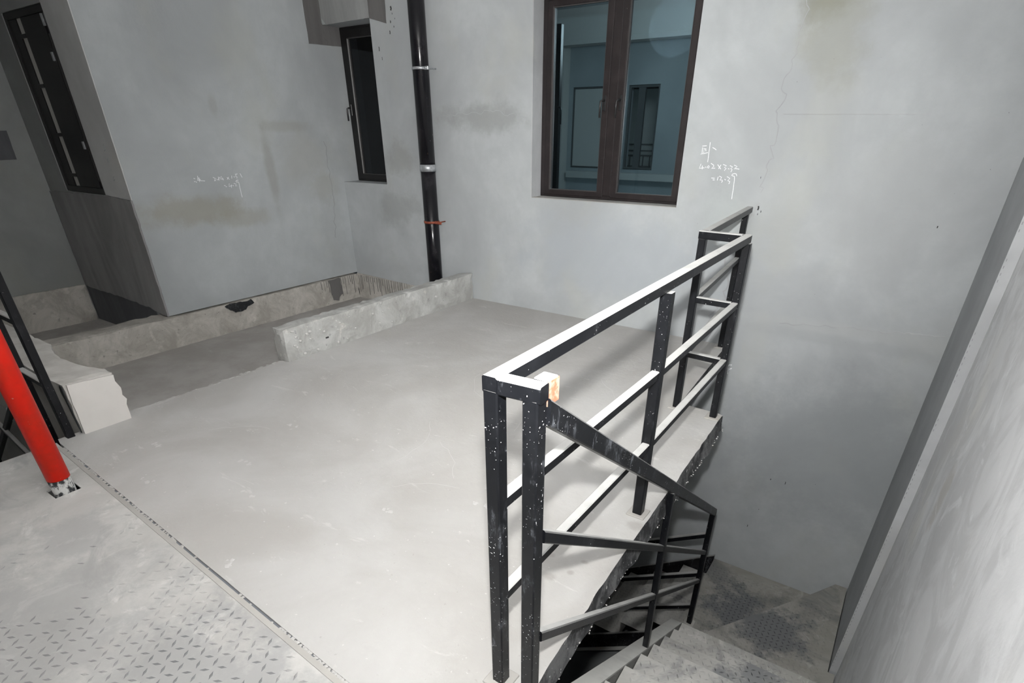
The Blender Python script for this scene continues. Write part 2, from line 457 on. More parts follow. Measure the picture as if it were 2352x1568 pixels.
def cyl(p0, p1, r, seg=32, bm=None, r1=None):
    bm = bm or bmesh.new()
    p0 = Vector(p0); p1 = Vector(p1); d = (p1 - p0).normalized()
    s = d.orthogonal().normalized(); n = d.cross(s)
    R = []
    for p, rr in ((p0, r), (p1, r if r1 is None else r1)):
        R.append([bm.verts.new(p + (s * math.cos(6.28318 * i / seg) + n * math.sin(6.28318 * i / seg)) * rr) for i in range(seg)])
    for i in range(seg):
        j = (i + 1) % seg
        f = bm.faces.new((R[0][i], R[0][j], R[1][j], R[1][i])); f.smooth = True
    bm.faces.new(R[0][::-1]); bm.faces.new(R[1])
    bmesh.ops.recalc_face_normals(bm, faces=bm.faces)
    return bm

def wire(pts, r, seg=8, bm=None):
    """round rod through points"""
    bm = bm or bmesh.new()
    pts = [Vector(p) for p in pts]
    rings = []
    ref = None
    for i, p in enumerate(pts):
        d = (pts[min(i + 1, len(pts) - 1)] - pts[max(i - 1, 0)]).normalized()
        if ref is None: ref = d.orthogonal().normalized()
        s = (ref - d * ref.dot(d)).normalized(); ref = s
        n = d.cross(s)
        rings.append([bm.verts.new(p + (s * math.cos(6.28318 * k / seg) + n * math.sin(6.28318 * k / seg)) * r) for k in range(seg)])
    for a, b in zip(rings, rings[1:]):
        for k in range(seg):
            f = bm.faces.new((a[k], a[(k + 1) % seg], b[(k + 1) % seg], b[k])); f.smooth = True
    bm.faces.new(rings[0][::-1]); bm.faces.new(rings[-1])
    bmesh.ops.recalc_face_normals(bm, faces=bm.faces)
    return bm

def cells(us, vs, hole, to3, thick):
    """a wall on a u/v grid with openings: front, back and reveals, one welded skin.
    to3(u, v, d) gives the world point at depth d behind the face"""
    bm = bmesh.new(); V = {}
    def v(i, j, k):
        if (i, j, k) not in V:
            V[(i, j, k)] = bm.verts.new(to3(us[i], vs[j], thick * k))
        return V[(i, j, k)]
    nu, nv = len(us) - 1, len(vs) - 1
    solid = lambda i, j: 0 <= i < nu and 0 <= j < nv and not hole((us[i] + us[i + 1]) / 2, (vs[j] + vs[j + 1]) / 2)
    for i in range(nu):
        for j in range(nv):
            if not solid(i, j): continue
            bm.faces.new((v(i, j, 0), v(i + 1, j, 0), v(i + 1, j + 1, 0), v(i, j + 1, 0)))
            bm.faces.new((v(i, j + 1, 1), v(i + 1, j + 1, 1), v(i + 1, j, 1), v(i, j, 1)))
            for (di, dj, a, b) in ((-1, 0, (i, j), (i, j + 1)), (1, 0, (i + 1, j), (i + 1, j + 1)), (0, -1, (i, j), (i + 1, j)), (0, 1, (i, j + 1), (i + 1, j + 1))):
                if not solid(i + di, j + dj):
                    bm.faces.new((v(*a, 0), v(*b, 0), v(*b, 1), v(*a, 1)))
    bmesh.ops.recalc_face_normals(bm, faces=bm.faces)
    return bm

def rough_box(x0, x1, y0, y1, z0, z1, step=0.05, amp=0.008, edge=0.012, scale=7.0, top=None, keep_bottom=True):
    """a cast concrete upstand: gridded box with worn, uneven faces and chipped edges"""
    bm = bmesh.new()
    dims = (x1 - x0, y1 - y0, z1 - z0)
    n = [max(2, min(90, int(round(d / step)))) for d in dims]
    V = {}
    def vert(i, j, k):
        key = (i, j, k)
        if key in V: return V[key]
        p = Vector((x0 + dims[0] * i / n[0], y0 + dims[1] * j / n[1], z0 + dims[2] * k / n[2]))
        if top is not None:
            p.z = z0 + (top(p.x, p.y) - z0) * k / n[2]
        on = (i in (0, n[0])) + (j in (0, n[1])) + (k in (0, n[2]))
        c = Vector(((x0 + x1) / 2, (y0 + y1) / 2, (z0 + z1) / 2))
        nv = Vector((noise.noise(p * scale), noise.noise(p * scale + Vector((31, 7, 3))), noise.noise(p * scale + Vector((5, 41, 9)))))
        if on >= 2:
            f = abs(noise.noise(p * 11 + Vector((3, 3, 3)))) * edge * 1.6
            for ax, (idx, nn) in enumerate(((i, n[0]), (j, n[1]), (k, n[2]))):
                if idx in (0, nn):
                    if ax == 2 and idx == 0: continue
                    p[ax] += (1 if idx == 0 else -1) * f
        if not (k == 0 and keep_bottom):
            p += nv * amp
        V[key] = bm.verts.new(p)
        return V[key]
    def face(a, b, c, d):
        f = bm.faces.new((vert(*a), vert(*b), vert(*c), vert(*d))); f.smooth = False
    for i in range(n[0]):
        for j in range(n[1]):
            face((i, j, 0), (i, j + 1, 0), (i + 1, j + 1, 0), (i + 1, j, 0))
            face((i, j, n[2]), (i + 1, j, n[2]), (i + 1, j + 1, n[2]), (i, j + 1, n[2]))
    for i in range(n[0]):
        for k in range(n[2]):
            face((i, 0, k), (i + 1, 0, k), (i + 1, 0, k + 1), (i, 0, k + 1))
            face((i, n[1], k), (i, n[1], k + 1), (i + 1, n[1], k + 1), (i + 1, n[1], k))
    for j in range(n[1]):
        for k in range(n[2]):
            face((0, j, k), (0, j, k + 1), (0, j + 1, k + 1), (0, j + 1, k))
            face((n[0], j, k), (n[0], j + 1, k), (n[0], j + 1, k + 1), (n[0], j, k + 1))
    return bm

def ragged_panel(pts, to3, thick, jag=0.0, sub=0.03, seed=1):
    """thin trowelled patch: outline pts (u, v) resampled and jagged, extruded by thick"""
    out = []
    for i, (a, b) in enumerate(zip(pts, pts[1:] + pts[:1])):
        a = Vector(a); b = Vector(b); m = max(1, int((b - a).length / sub)) if jag else 1
        for k in range(m):
            p = a.lerp(b, k / m)
            if k and jag:
                nn = Vector((-(b - a).y, (b - a).x)).normalized()
                p = p + nn * noise.noise(Vector((p.x * 14, p.y * 14, seed))) * jag
            out.append(p)
    bm = bmesh.new()
    f = [bm.verts.new(to3(p.x, p.y, -thick)) for p in out]
    g = [bm.verts.new(to3(p.x, p.y, 0.002)) for p in out]
    bm.faces.new(f); bm.faces.new(g[::-1])
    for i in range(len(out)):
        j = (i + 1) % len(out)
        bm.faces.new((f[i], f[j], g[j], g[i]))
    bmesh.ops.recalc_face_normals(bm, faces=bm.faces)
    return bm

def strokes(lines, to3, width, bm=None, thick=0.0012):
    """hand-drawn strokes as slim raised ribbons on a wall"""
    bm = bm or bmesh.new()
    for ln in lines:
        pts = [Vector(p) for p in ln]
        L = []
        for i, p in enumerate(pts):
            d = (pts[min(i + 1, len(pts) - 1)] - pts[max(i - 1, 0)])
            d = d.normalized() if d.length else Vector((1, 0))
            nn = Vector((-d.y, d.x)) * width / 2
            e = d * width * 0.3 * (-1 if i == 0 else 1 if i == len(pts) - 1 else 0)
            L.append([bm.verts.new(to3(*(p + nn + e), 0.001)), bm.verts.new(to3(*(p + nn * 0.7 + e), -thick)),
                      bm.verts.new(to3(*(p - nn * 0.7 + e), -thick)), bm.verts.new(to3(*(p - nn + e), 0.001))])
        for a, b in zip(L, L[1:]):
            for k in range(3):
                bm.faces.new((a[k], a[k + 1], b[k + 1], b[k]))
        bm.faces.new(L[0][::-1]); bm.faces.new(L[-1])
    bmesh.ops.recalc_face_normals(bm, faces=bm.faces)
    return bm

def ring_frame(x0, x1, z0, z1, wl, wr, wb, wt, y0, y1, bev=0.004):
    """rectangular frame seen from -y: outer size and stile/rail widths"""
    bm = bmesh.new()
    o = ((x0, z0), (x1, z0), (x1, z1), (x0, z1)); i_ = ((x0 + wl, z0 + wb), (x1 - wr, z0 + wb), (x1 - wr, z1 - wt), (x0 + wl, z1 - wt))
    q = [[bm.verts.new((x, y, z)) for x, z in lst] for lst in (o, i_) for y in (y0, y1)]
    of, ob, inf, inb = q
    for k in range(4):
        j = (k + 1) % 4
        bm.faces.new((of[k], of[j], inf[j], inf[k])); bm.faces.new((ob[j], ob[k], inb[k], inb[j]))
        bm.faces.new((of[j], of[k], ob[k], ob[j])); bm.faces.new((inf[k], inf[j], inb[j], inb[k]))
    bmesh.ops.recalc_face_normals(bm, faces=bm.faces)
    if bev:
        bmesh.ops.bevel(bm, geom=bm.edges[:], offset=bev, segments=1, affect='EDGES')
    return bm

def inside(p, poly):
    c = False
    for (x1, y1), (x2, y2) in zip(poly, poly[1:] + poly[:1]):
        if (y1 > p[1]) != (y2 > p[1]) and p[0] < (x2 - x1) * (p[1] - y1) / (y2 - y1) + x1:
            c = not c
    return c

def tear_ribs(poly, z, pitch=0.040, length=0.036, width=0.0105, h=0.0016, keep=None):
    """raised tear-drop ribs of checker plate, alternating diagonally"""
    bm = bmesh.new()
    xs = [p[0] for p in poly]; ys = [p[1] for p in poly]
    i0, i1 = int(min(xs) / pitch) - 1, int(max(xs) / pitch) + 2
    j0, j1 = int(min(ys) / pitch) - 1, int(max(ys) / pitch) + 2
    for i in range(i0, i1):
        for j in range(j0, j1):
            c = (i * pitch, j * pitch)
            if keep and not keep(*c): continue
            a = math.radians((32 if (i + j) % 2 else -58) + (random.uniform(-5, 5) if keep else 0))
            d = Vector((math.cos(a), math.sin(a), 0)); s = Vector((-d.y, d.x, 0)); p = Vector((c[0], c[1], z))
            e0, e1 = p - d * length / 2, p + d * length / 2
            if not all(inside((q.x, q.y), poly) for q in (e0, e1)): continue
            v = [bm.verts.new(q) for q in (e0, p - s * width / 2, e1, p + s * width / 2, p - d * length * 0.22 + Vector((0, 0, h)), p + d * length * 0.22 + Vector((0, 0, h)))]
            for f in ((0, 1, 4), (1, 5, 4), (1, 2, 5), (2, 3, 5), (3, 4, 5), (3, 0, 4)):
                bm.faces.new([v[k] for k in f])
    return bm

def lump(bm, p, r, squash=0.5):
    p = Vector(p)
    m = bmesh.ops.create_icosphere(bm, subdivisions=1, radius=1.0)
    for v in m['verts']:
        k = 0.75 + 0.5 * random.random()
        v.co = p + Vector((v.co.x * r * k, v.co.y * r * k, v.co.z * r * squash * k))

# ------------------------------------------------------------------ setting: floors
JOINT = lambda x: 0.797 - 0.0562 * (x + 3.2)      # line of the joint between screed and checker plate
SLAB = [(-3.915, 0.850)] + [(x, JOINT(x) + 0.003 + 0.003 * noise.noise(Vector((x * 9, 1, 1)))) for x in [-3.85 + 0.1 * k for k in range(33)]] + [(-0.585, JOINT(-0.585) + 0.003)]
EDGE = []
yy = 0.80
while yy < 3.40:
    x = (-0.612 - 0.075 * max(0, yy - 0.9) if yy < 1.35 else -0.6457 - 0.033 * (yy - 1.35)) + 0.009 * noise.noise(Vector((yy * 3.1, 1.7, 0))) + 0.006 * noise.noise(Vector((yy * 13, 4.7, 0)))
    EDGE.append((x, yy)); yy += 0.03
EDGE += [(-0.708, 3.415), (-0.74, 3.432), (-0.90, 3.440), (-1.0, 3.452), (-1.015, 3.60), (-1.04, 4.0), (-1.075, 4.6), (-1.085, 4.83)]
slab = SLAB + EDGE + [(-3.96, 4.83), (-3.955, 3.4), (-3.965, 2.9), (-3.95, 2.44), (-3.935, 2.1), (-3.93, 1.8), (-3.955, 1.5), (-3.975, 1.25), (-3.915, 1.245)]
bm = bmesh.new()
top_v = [bm.verts.new((x, y, 0)) for x, y in slab]
ncut = len(SLAB)
bot_v = []
for k, (x, y) in enumerate(slab):
    u = 0.018 + 0.02 * noise.noise(Vector((y * 6, 9, 2))) if ncut <= k < ncut + len(EDGE) - 4 else 0
    bot_v.append(bm.verts.new((x + u, y, -0.108 + 0.012 * noise.noise(Vector((x * 5, y * 9, 0))))))
ft = bm.faces.new(top_v); bm.faces.new(bot_v[::-1])
for i in range(len(slab)):
    j = (i + 1) % len(slab)
    f = bm.faces.new((top_v[i], bot_v[i], bot_v[j], top_v[j]))
    f.material_index = 1 if ncut - 1 <= i < ncut + len(EDGE) - 1 else 0
bmesh.ops.recalc_face_normals(bm, faces=bm.faces)
bmesh.ops.triangulate(bm, faces=[f for f in bm.faces if len(f.verts) > 4])
floor = struct('floor', bm, None, mats=[M['floor'], M['slab_edge']])
# splashes and drips of cement along the lip of the opening
bm = bmesh.new()
for k in range(190):
    x, y = random.choice(EDGE[:-6])
    if k % 3:
        lump(bm, (x + 0.012 + random.uniform(0, 0.012), y + random.uniform(-0.02, 0.02), random.uniform(-0.108, -0.098)), random.uniform(0.002, 0.005), 0.7)
    else:
        lump(bm, (x - random.uniform(0.0, 0.06), y + random.uniform(-0.02, 0.02), 0.0), random.uniform(0.002, 0.007), 0.4)
o = mesh_obj('cement_crumbs', bm, M['floor'], floor); o['kind'] = 'stuff'
# chipped ridge of screed where the slab meets the sunken floor
bm = bmesh.new()
for k in range(90):
    y = random.uniform(1.28, 2.42)
    lump(bm, (-3.945 + random.uniform(-0.015, 0.02), y, -0.002), random.uniform(0.008, 0.022), 0.28)
o = mesh_obj('screed_lip', bm, M['floor'], floor); o['kind'] = 'stuff'

# pale scuffs, drag arcs and plaster splats on the screed
tfl = lambda u, v, d: (u, v, -d)
bm = bmesh.new()
for cx_, cy_, rad, a0, a1, wd in ((-2.3, 2.6, 0.55, 20, 75, .006), (-2.0, 2.9, 0.7, 15, 60, .005), (-2.55, 1.9, 0.5, -10, 50, .006), (-2.9, 1.2, 0.45, 100, 150, .006), (-2.2, 1.55, 0.6, 30, 70, .005),
                                  (-1.7, 2.2, 0.5, 60, 120, .004), (-3.3, 1.25, 0.3, 80, 130, .005), (-1.5, 1.3, 0.5, 100, 140, .004), (-2.6, 2.4, 0.9, 5, 35, .005), (-1.9, 3.3, 0.6, 200, 250, .005)):
    pts = []
    for k in range(9):
        a = math.radians(a0 + (a1 - a0) * k / 8); rr = rad * (1 + 0.06 * noise.noise(Vector((k * 0.7, cx_, cy_))))
        pts.append((cx_ + rr * math.cos(a), cy_ + rr * math.sin(a)))
    strokes([pts], tfl, wd * 0.6, bm, 0.0005)
o = mesh_obj('scuff_mark', bm, M['scuff'], floor); o['kind'] = 'stuff'
bm = bmesh.new()
for px_, py_, ln, wd in ((-3.02, 0.93, .055, .022), (-2.75, 1.32, .07, .02), (-2.03, 0.80, .05, .02), (-3.35, 1.15, .04, .014), (-2.45, 1.15, .05, .010), (-1.35, 2.05, .05, .02), (-1.4, 1.75, .06, .02), (-2.9, 1.75, .05, .014), (-1.75, 1.45, .03, .012)):
    for k in range(7):
        lump(bm, (px_ + random.uniform(-ln, ln), py_ + random.uniform(-wd, wd), 0.0), random.uniform(0.006, 0.014), 0.18)
for k in range(260):
    lump(bm, (random.uniform(-3.7, -0.8), random.uniform(0.85, 3.6), 0.0), random.uniform(0.0018, 0.005), 0.35)
o = mesh_obj('plaster_splat', bm, M['scuff'], floor); o['kind'] = 'stuff'

struct('floor_bathroom', box(-5.73, -3.965, 1.23, 4.83, -0.40, -0.25), M['floor_low'])
struct('floor_alcove', box(-7.45, -5.95, 1.23, 2.50, -0.40, -0.25), M['floor_low'])
struct('floor_lower', box(-7.45, 0.60, -3.0, 5.05, -4.75, -4.60), M['floor_low'])
struct('ceiling', box(-7.6, 0.6, -3.1, 5.1, 3.30, 3.42), M['ceiling'])

# ------------------------------------------------------------------ setting: walls
YB = 4.805
tb = lambda u, v, d: (u, YB + d, v)
W3 = (-3.113, -1.695, 1.055, 2.56); W2 = (-5.725, -5.02, 1.085, 2.55)
def hole_back(u, v):
    return any(a < u < b and c < v < d for a, b, c, d in (W2, W3))
wall_back = struct('wall_back', cells([-5.725, -5.02, -3.113, -1.695, 0.60], [-4.6, 1.055, 1.085, 2.55, 2.56, 3.30], hole_back, tb, 0.28), M['wall_back'])
tl = lambda u, v, d: (-5.725 - d, u, v)
wall_left = struct('wall_left', box(-5.955, -5.725, 2.46, 5.085, 0.058, 3.30), M['wall_left'])
ta = lambda u, v, d: (u, 2.46 + d, v)
W1 = (-7.035, -6.19, 1.09, 2.47)
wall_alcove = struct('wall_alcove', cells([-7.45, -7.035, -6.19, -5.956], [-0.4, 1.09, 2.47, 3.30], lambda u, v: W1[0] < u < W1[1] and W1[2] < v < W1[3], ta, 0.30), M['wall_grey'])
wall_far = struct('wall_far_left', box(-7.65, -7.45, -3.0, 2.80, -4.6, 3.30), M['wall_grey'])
struct('wall_void', box(-7.45, -3.925, 0.965, 1.20, -4.6, -0.252), M['void_wall'])
bm = bmesh.new()
pg = [(-0.80, -2.70), (-2.75, -4.065), (-2.75, -4.60), (-0.80, -4.60)]
fa = [bm.verts.new((x, 3.835, z)) for x, z in pg]; fb = [bm.verts.new((x, 3.90, z)) for x, z in pg]
bm.faces.new(fa); bm.faces.new(fb[::-1])
for i in range(4):
    j = (i + 1) % 4; bm.faces.new((fa[i], fa[j], fb[j], fb[i]))
bmesh.ops.recalc_face_normals(bm, faces=bm.faces)
struct('wall_stair_infill', bm, M['wall_left'])
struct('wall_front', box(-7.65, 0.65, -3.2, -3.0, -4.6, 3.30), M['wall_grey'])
wall_right = struct('wall_right', box(0.449, 0.65, -3.0, 3.715, -4.6, 3.30), M['wall_right'])
wall_return = struct('wall_right_return', box(0.398, 0.60, 3.715, 4.805, -4.6, 3.30), M['strip'])
# pale corner bead along the return's nosing
bm = bmesh.new()
add_box(bm, 0.3965, 0.4485, 3.7085, 3.7145, -2.0, 3.28)
o = mesh_obj('corner_bead', bm, M['putty'], wall_return)
bm = bmesh.new()
for k in range(150):
    if noise.noise(Vector((k * 0.13, 2, 2))) > -0.05:
        add_box(bm, 0.4020, 0.4060, 3.7070, 3.7088, -1.95 + k * 0.034, -1.937 + k * 0.034)
o = mesh_obj('bead_perforation', bm, M['bead'], wall_return); o['kind'] = 'stuff'
# hairline crack where the near wall stops
bm = strokes([[(3.7125 + 0.002 * noise.noise(Vector((k * 0.31, 0, 0))), -1.9 + k * 0.1) for k in range(50)]], lambda u, v, d: (0.449 + d, u, v), 0.004)
mesh_obj('crack', bm, M['mark'], wall_right)

# big-window surround: pale putty on the left reveal edge, thin mortar line under the sill
bm = ragged_panel([(-3.118, 1.03), (-3.108, 1.03), (-3.108, 2.60), (-3.118, 2.60)], tb, 0.002)
mesh_obj('putty_edge', bm, M['putty'], wall_back)
mesh_obj('reveal_putty', box(-3.1125, -3.1095, 4.806, 4.962, 1.058, 2.55), M['putty'], wall_back)
mesh_obj('sill_mortar', box(-3.108, -1.697, 4.803, 4.962, 1.0555, 1.0600), M['weld_plate'], wall_back)
# dark mortar bedding of the concrete lintel over the narrow window
mesh_obj('mortar_patch', ragged_panel([(-5.10, 2.548), (-5.02, 2.548), (-4.795, 2.492), (-4.76, 3.28), (-5.10, 3.28)], tb, 0.004, 0.004), M['mortar'], wall_back)
mesh_obj('mortar_patch', ragged_panel([(4.60, 2.372), (5.03, 2.385), (5.03, 2.56), (4.80, 2.56), (4.80, 3.28), (4.60, 3.28)], tl, 0.004, 0.004), M['mortar'], wall_left)
mesh_obj('lintel', ragged_panel([(-5.66, 2.545), (-5.02, 2.552), (-5.02, 3.28), (-5.72, 3.28), (-5.715, 2.60)], tb, 0.006, 0.003), M['mortar_lit'], wall_back)
# repair ridges and cracks in the plaster, each a slim raised seam
def seam(pts, to3, wid, wob, parent, mat, name='plaster_seam', sub=0.02):
    q = []
    for a, b in zip(pts, pts[1:]):
        a = Vector(a); b = Vector(b); m = max(1, int((b - a).length / sub))
        for k in range(m):
            p = a.lerp(b, k / m)
            q.append((p.x + wob * noise.noise(Vector((p.x * 17, p.y * 17, 1))), p.y + wob * noise.noise(Vector((p.x * 17, p.y * 17, 8)))))
    q.append(tuple(pts[-1]))
    return mesh_obj(name, strokes([q], to3, wid, thick=0.0016), mat, parent)
seam([(-0.995, 2.40), (-1.02, 2.10), (-1.046, 1.86), (-1.042, 1.52), (-1.06, 1.20)], tb, 0.007, 0.05, wall_back, M['putty'])
seam([(-1.06, 1.10), (-1.20, 0.75), (-1.18, 0.40), (-1.35, 0.03)], tb, 0.012, 0.06, wall_back, M['putty'])
seam([(-4.185, 1.72), (-3.95, 1.745), (-3.80, 1.735), (-3.60, 1.765), (-3.40, 1.74), (-3.17, 1.70)], tb, 0.007, 0.03, wall_back, M['strip'])
seam([(-1.01, 1.702), (-0.135, 1.691)], tb, 0.005, 0.002, wall_back, M['putty'])
seam([(-0.714, 0.262), (-0.3, 0.30), (0.369, 0.346)], tb, 0.010, 0.02, wall_back, M['putty'])
seam([(4.60, 1.50), (4.62, 1.0), (4.56, 0.5)], tl, 0.006, 0.03, wall_left, M['wall_grey'])
# dark nicks and specks on the back wall
bm = bmesh.new()
NICKS = [(-1.054, 1.093, .012, .022), (-1.03, 1.07, .006, .010), (-1.05, 1.05, .005, .008), (-0.345, -1.145, .006, .024), (-0.47, -1.15, .008, .008), (-0.50, -1.50, .005, .006), (-0.56, -1.72, .006, .02),
         (-1.50, 0.62, .006, .012), (-1.08, 1.30, .004, .010), (-4.93, 2.30, .010, .03), (-4.90, 2.22, .006, .022), (-4.72, 2.60, .02, .02), (-4.74, 2.5, .012, .012), (-4.76, 2.42, .012, .02), (-4.70, 2.46, .008, .008), (-4.71, 2.56, .006, .01), (-4.68, 2.52, .006, .006), (0.10, 1.05, .007, .009)]
for x, z, a, b in NICKS:
    strokes([[(x, z - b / 2), (x + 0.2 * a, z), (x, z + b / 2)]], tb, a, bm)
o = mesh_obj('dark_nick', bm, M['mark'], wall_back); o['kind'] = 'stuff'

CHALK_R= [[(-1.551, 1.499), (-1.521, 1.502)], [(-1.549, 1.489), (-1.547, 1.446)], [(-1.555, 1.445), (-1.53, 1.45), (-1.504, 1.456)], [(-1.538, 1.486), (-1.537, 1.467)], [(-1.539, 1.479), (-1.52, 1.482), (-1.521, 1.475), (-1.537, 1.471)], [(-1.536, 1.46), (-1.535, 1.457)], [(-1.532, 1.473), (-1.518, 1.47)], [(-1.496, 1.524), (-1.495, 1.469), (-1.493, 1.393)], [(-1.471, 1.49), (-1.458, 1.485), (-1.443, 1.476)], [(-1.543, 1.377), (-1.551, 1.348), (-1.513, 1.352)], [(-1.53, 1.365), (-1.527, 1.343)], [(-1.503, 1.358), (-1.499, 1.355)], [(-1.481, 1.368), (-1.488, 1.362), (-1.487, 1.354), (-1.478, 1.351), (-1.474, 1.361), (-1.481, 1.368)], [(-1.465, 1.384), (-1.443, 1.372), (-1.441, 1.364), (-1.456, 1.35), (-1.43, 1.352)], [(-1.412, 1.376), (-1.385, 1.348)], [(-1.388, 1.375), (-1.401, 1.35)], [(-1.37, 1.379), (-1.345, 1.37), (-1.359, 1.359), (-1.344, 1.353), (-1.355, 1.339)], [(-1.328, 1.352), (-1.322, 1.35)], [(-1.318, 1.372), (-1.298, 1.364), (-1.31, 1.352), (-1.298, 1.346), (-1.304, 1.332)], [(-1.287, 1.376), (-1.265, 1.369), (-1.284, 1.35), (-1.273, 1.354), (-1.247, 1.351)], [(-1.444, 1.284), (-1.421, 1.283)], [(-1.431, 1.271), (-1.419, 1.271)], [(-1.394, 1.293), (-1.397, 1.27)], [(-1.385, 1.298), (-1.367, 1.291), (-1.377, 1.271), (-1.36, 1.273), (-1.356, 1.265), (-1.361, 1.258)], [(-1.341, 1.279), (-1.335, 1.274)], [(-1.326, 1.297), (-1.303, 1.286), (-1.317, 1.27), (-1.299, 1.264), (-1.304, 1.25)], [(-1.256, 1.305), (-1.26, 1.317), (-1.274, 1.321), (-1.29, 1.316), (-1.294, 1.307), (-1.284, 1.304), (-1.272, 1.301), (-1.268, 1.279), (-1.265, 1.227), (-1.263, 1.145)]]
CHALK_E= [[(-1.013, -0.162), (-1.035, -0.167), (-1.042, -0.189), (-1.027, -0.206), (-1.007, -0.193)], [(-1.042, -0.189), (-1.031, -0.248)], [(-1.027, -0.206), (-1.038, -0.229)]]
CHALK_L= [[(3.045, 1.216), (3.055, 1.212)], [(3.042, 1.188), (3.051, 1.19)], [(3.057, 1.187), (3.063, 1.181)], [(3.086, 1.233), (3.086, 1.218), (3.08, 1.213)], [(3.097, 1.219), (3.073, 1.196), (3.092, 1.201)], [(3.097, 1.21), (3.093, 1.184)], [(3.1, 1.208), (3.106, 1.192), (3.144, 1.188)], [(3.084, 1.197), (3.103, 1.196)], [(3.233, 1.214), (3.254, 1.203), (3.245, 1.192), (3.237, 1.183), (3.252, 1.186)], [(3.265, 1.197), (3.27, 1.194)], [(3.285, 1.215), (3.288, 1.186)], [(3.3, 1.212), (3.275, 1.188)], [(3.317, 1.217), (3.304, 1.196), (3.333, 1.193)], [(3.325, 1.205), (3.329, 1.185)], [(3.374, 1.206), (3.392, 1.188)], [(3.39, 1.207), (3.371, 1.189)], [(3.425, 1.217), (3.421, 1.196)], [(3.446, 1.209), (3.451, 1.204)], [(3.466, 1.229), (3.488, 1.231)], [(3.472, 1.223), (3.466, 1.209), (3.479, 1.206), (3.474, 1.193)], [(3.519, 1.232), (3.531, 1.199)], [(3.326, 1.138), (3.337, 1.135)], [(3.339, 1.126), (3.347, 1.126)], [(3.381, 1.151), (3.371, 1.126), (3.404, 1.132)], [(3.399, 1.14), (3.395, 1.115)], [(3.415, 1.133), (3.421, 1.129)], [(3.43, 1.15), (3.452, 1.143), (3.44, 1.126), (3.455, 1.128)], [(3.482, 1.175), (3.468, 1.176), (3.455, 1.166), (3.461, 1.159), (3.476, 1.161), (3.484, 1.155), (3.483, 1.107), (3.484, 1.022)]]

mesh_obj('chalk_writing', strokes(CHALK_R, tb, 0.0055), M['chalk'], wall_back)
mesh_obj('chalk_scribble', strokes(CHALK_E, tb, 0.010), M['chalk'], wall_back)
mesh_obj('chalk_writing', strokes(CHALK_L, tl, 0.0060), M['chalk'], wall_left)

# alcove: smooth grey jamb panel, dark cement apron under the window, older base below it
pan = mesh_obj('jamb_panel', ragged_panel([(-6.19, 1.095), (-5.726, 1.075), (-5.726, 3.28), (-6.19, 3.28)], ta, 0.008, 0.002), M['jamb'], wall_alcove)
mesh_obj('cement_apron', ragged_panel([(-7.43, 0.125), (-7.0, 0.118), (-6.4, 0.108), (-6.03, 0.096), (-5.95, 0.075), (-5.727, 0.056), (-5.727, 1.072), (-6.19, 1.088), (-7.43, 1.07), (-7.44, 0.6)], ta, 0.016, 0.012), M['cement'], wall_alcove)
mesh_obj('cement_base', box(-7.44, -5.957, 2.452, 2.4595, -0.249, 0.15), M['cement_base'], wall_alcove)
mesh_obj('chalk_writing', strokes([[(-5.93, 1.22), (-5.90, 1.235)], [(-5.93, 1.22), (-5.925, 1.25), (-5.90, 1.255)], [(-5.92, 1.30), (-5.90, 1.31)], [(-5.93, 1.36), (-5.90, 1.40)], [(-5.90, 1.36), (-5.93, 1.40)], [(-5.93, 1.45), (-5.90, 1.46), (-5.92, 1.49), (-5.90, 1.50)]], lambda u, v, d: ta(u, v, d - 0.009), 0.005), M['chalk_faint'], wall_alcove)
tf = lambda u, v, d: (-7.45 - d, u, v)
mesh_obj('mortar_patch', ragged_panel([(1.70, 1.345), (2.285, 1.357), (2.295, 1.60), (1.70, 1.60)], tf, 0.005, 0.006), M['cement_base'], wall_far)

# ------------------------------------------------------------------ curbs
def top_old(x, y):
    return 0.055 + 0.012 * noise.noise(Vector((x * 3, y * 3, 2)))
c = mesh_obj('concrete_curb', rough_box(-5.945, -5.708, 1.245, 4.786, -0.25, 0.044, 0.05, 0.006, 0.012), M['curb_old'])
tag(c, 'long stained concrete curb under the left wall, dark tar patch on its face', 'curb')
mesh_obj('tar_patch', ragged_panel([(3.00, 0.030), (3.09, 0.045), (3.20, 0.035), (3.30, 0.045), (3.33, 0.0), (3.25, -0.02), (3.22, -0.05), (3.10, -0.055), (3.05, -0.02)], lambda u, v, d: (-5.700 - d * 0.6, u, v), 0.006, 0.02, 0.02), M['tar'], c)
mesh_obj('damp_patch', ragged_panel([(4.33, 0.04), (4.50, 0.045), (4.52, -0.15), (4.47, -0.17), (4.44, -0.22), (4.36, -0.20)], lambda u, v, d: (-5.700 - d * 0.6, u, v), 0.004, 0.012, 0.02), M['mortar'], c)
bm = bmesh.new()
for k in range(16):
    u = 4.22 + k * 0.033 + random.uniform(-0.01, 0.01)
    strokes([[(u, 0.04), (u + 0.003, 0.04 - random.uniform(0.06, 0.22))]], lambda a, b, d: (-5.700 - d * 0.6, a, b), random.uniform(0.004, 0.009), bm)
o = mesh_obj('drip', bm, M['mortar'], c); o['kind'] = 'stuff'
c = mesh_obj('concrete_curb', rough_box(-5.715, -3.97, 4.784, 4.800, -0.25, 0.035, 0.05, 0.004, 0.006, top=lambda x, y: 0.05 - 0.028 * (x + 5.7)), M['curb_old'])
tag(c, 'streaked concrete curb along the back wall behind the black drain pipe', 'curb')
bm = bmesh.new()
for k in range(24):
    u = -5.68 + k * 0.036 + random.uniform(-0.01, 0.01)
    strokes([[(u, 0.03), (u + 0.003, 0.03 - random.uniform(0.05, 0.22))]], lambda a, b, d: (a, 4.777 + d * 0.6, b), random.uniform(0.004, 0.010), bm)
o = mesh_obj('drip', bm, M['mortar'], c); o['kind'] = 'stuff'
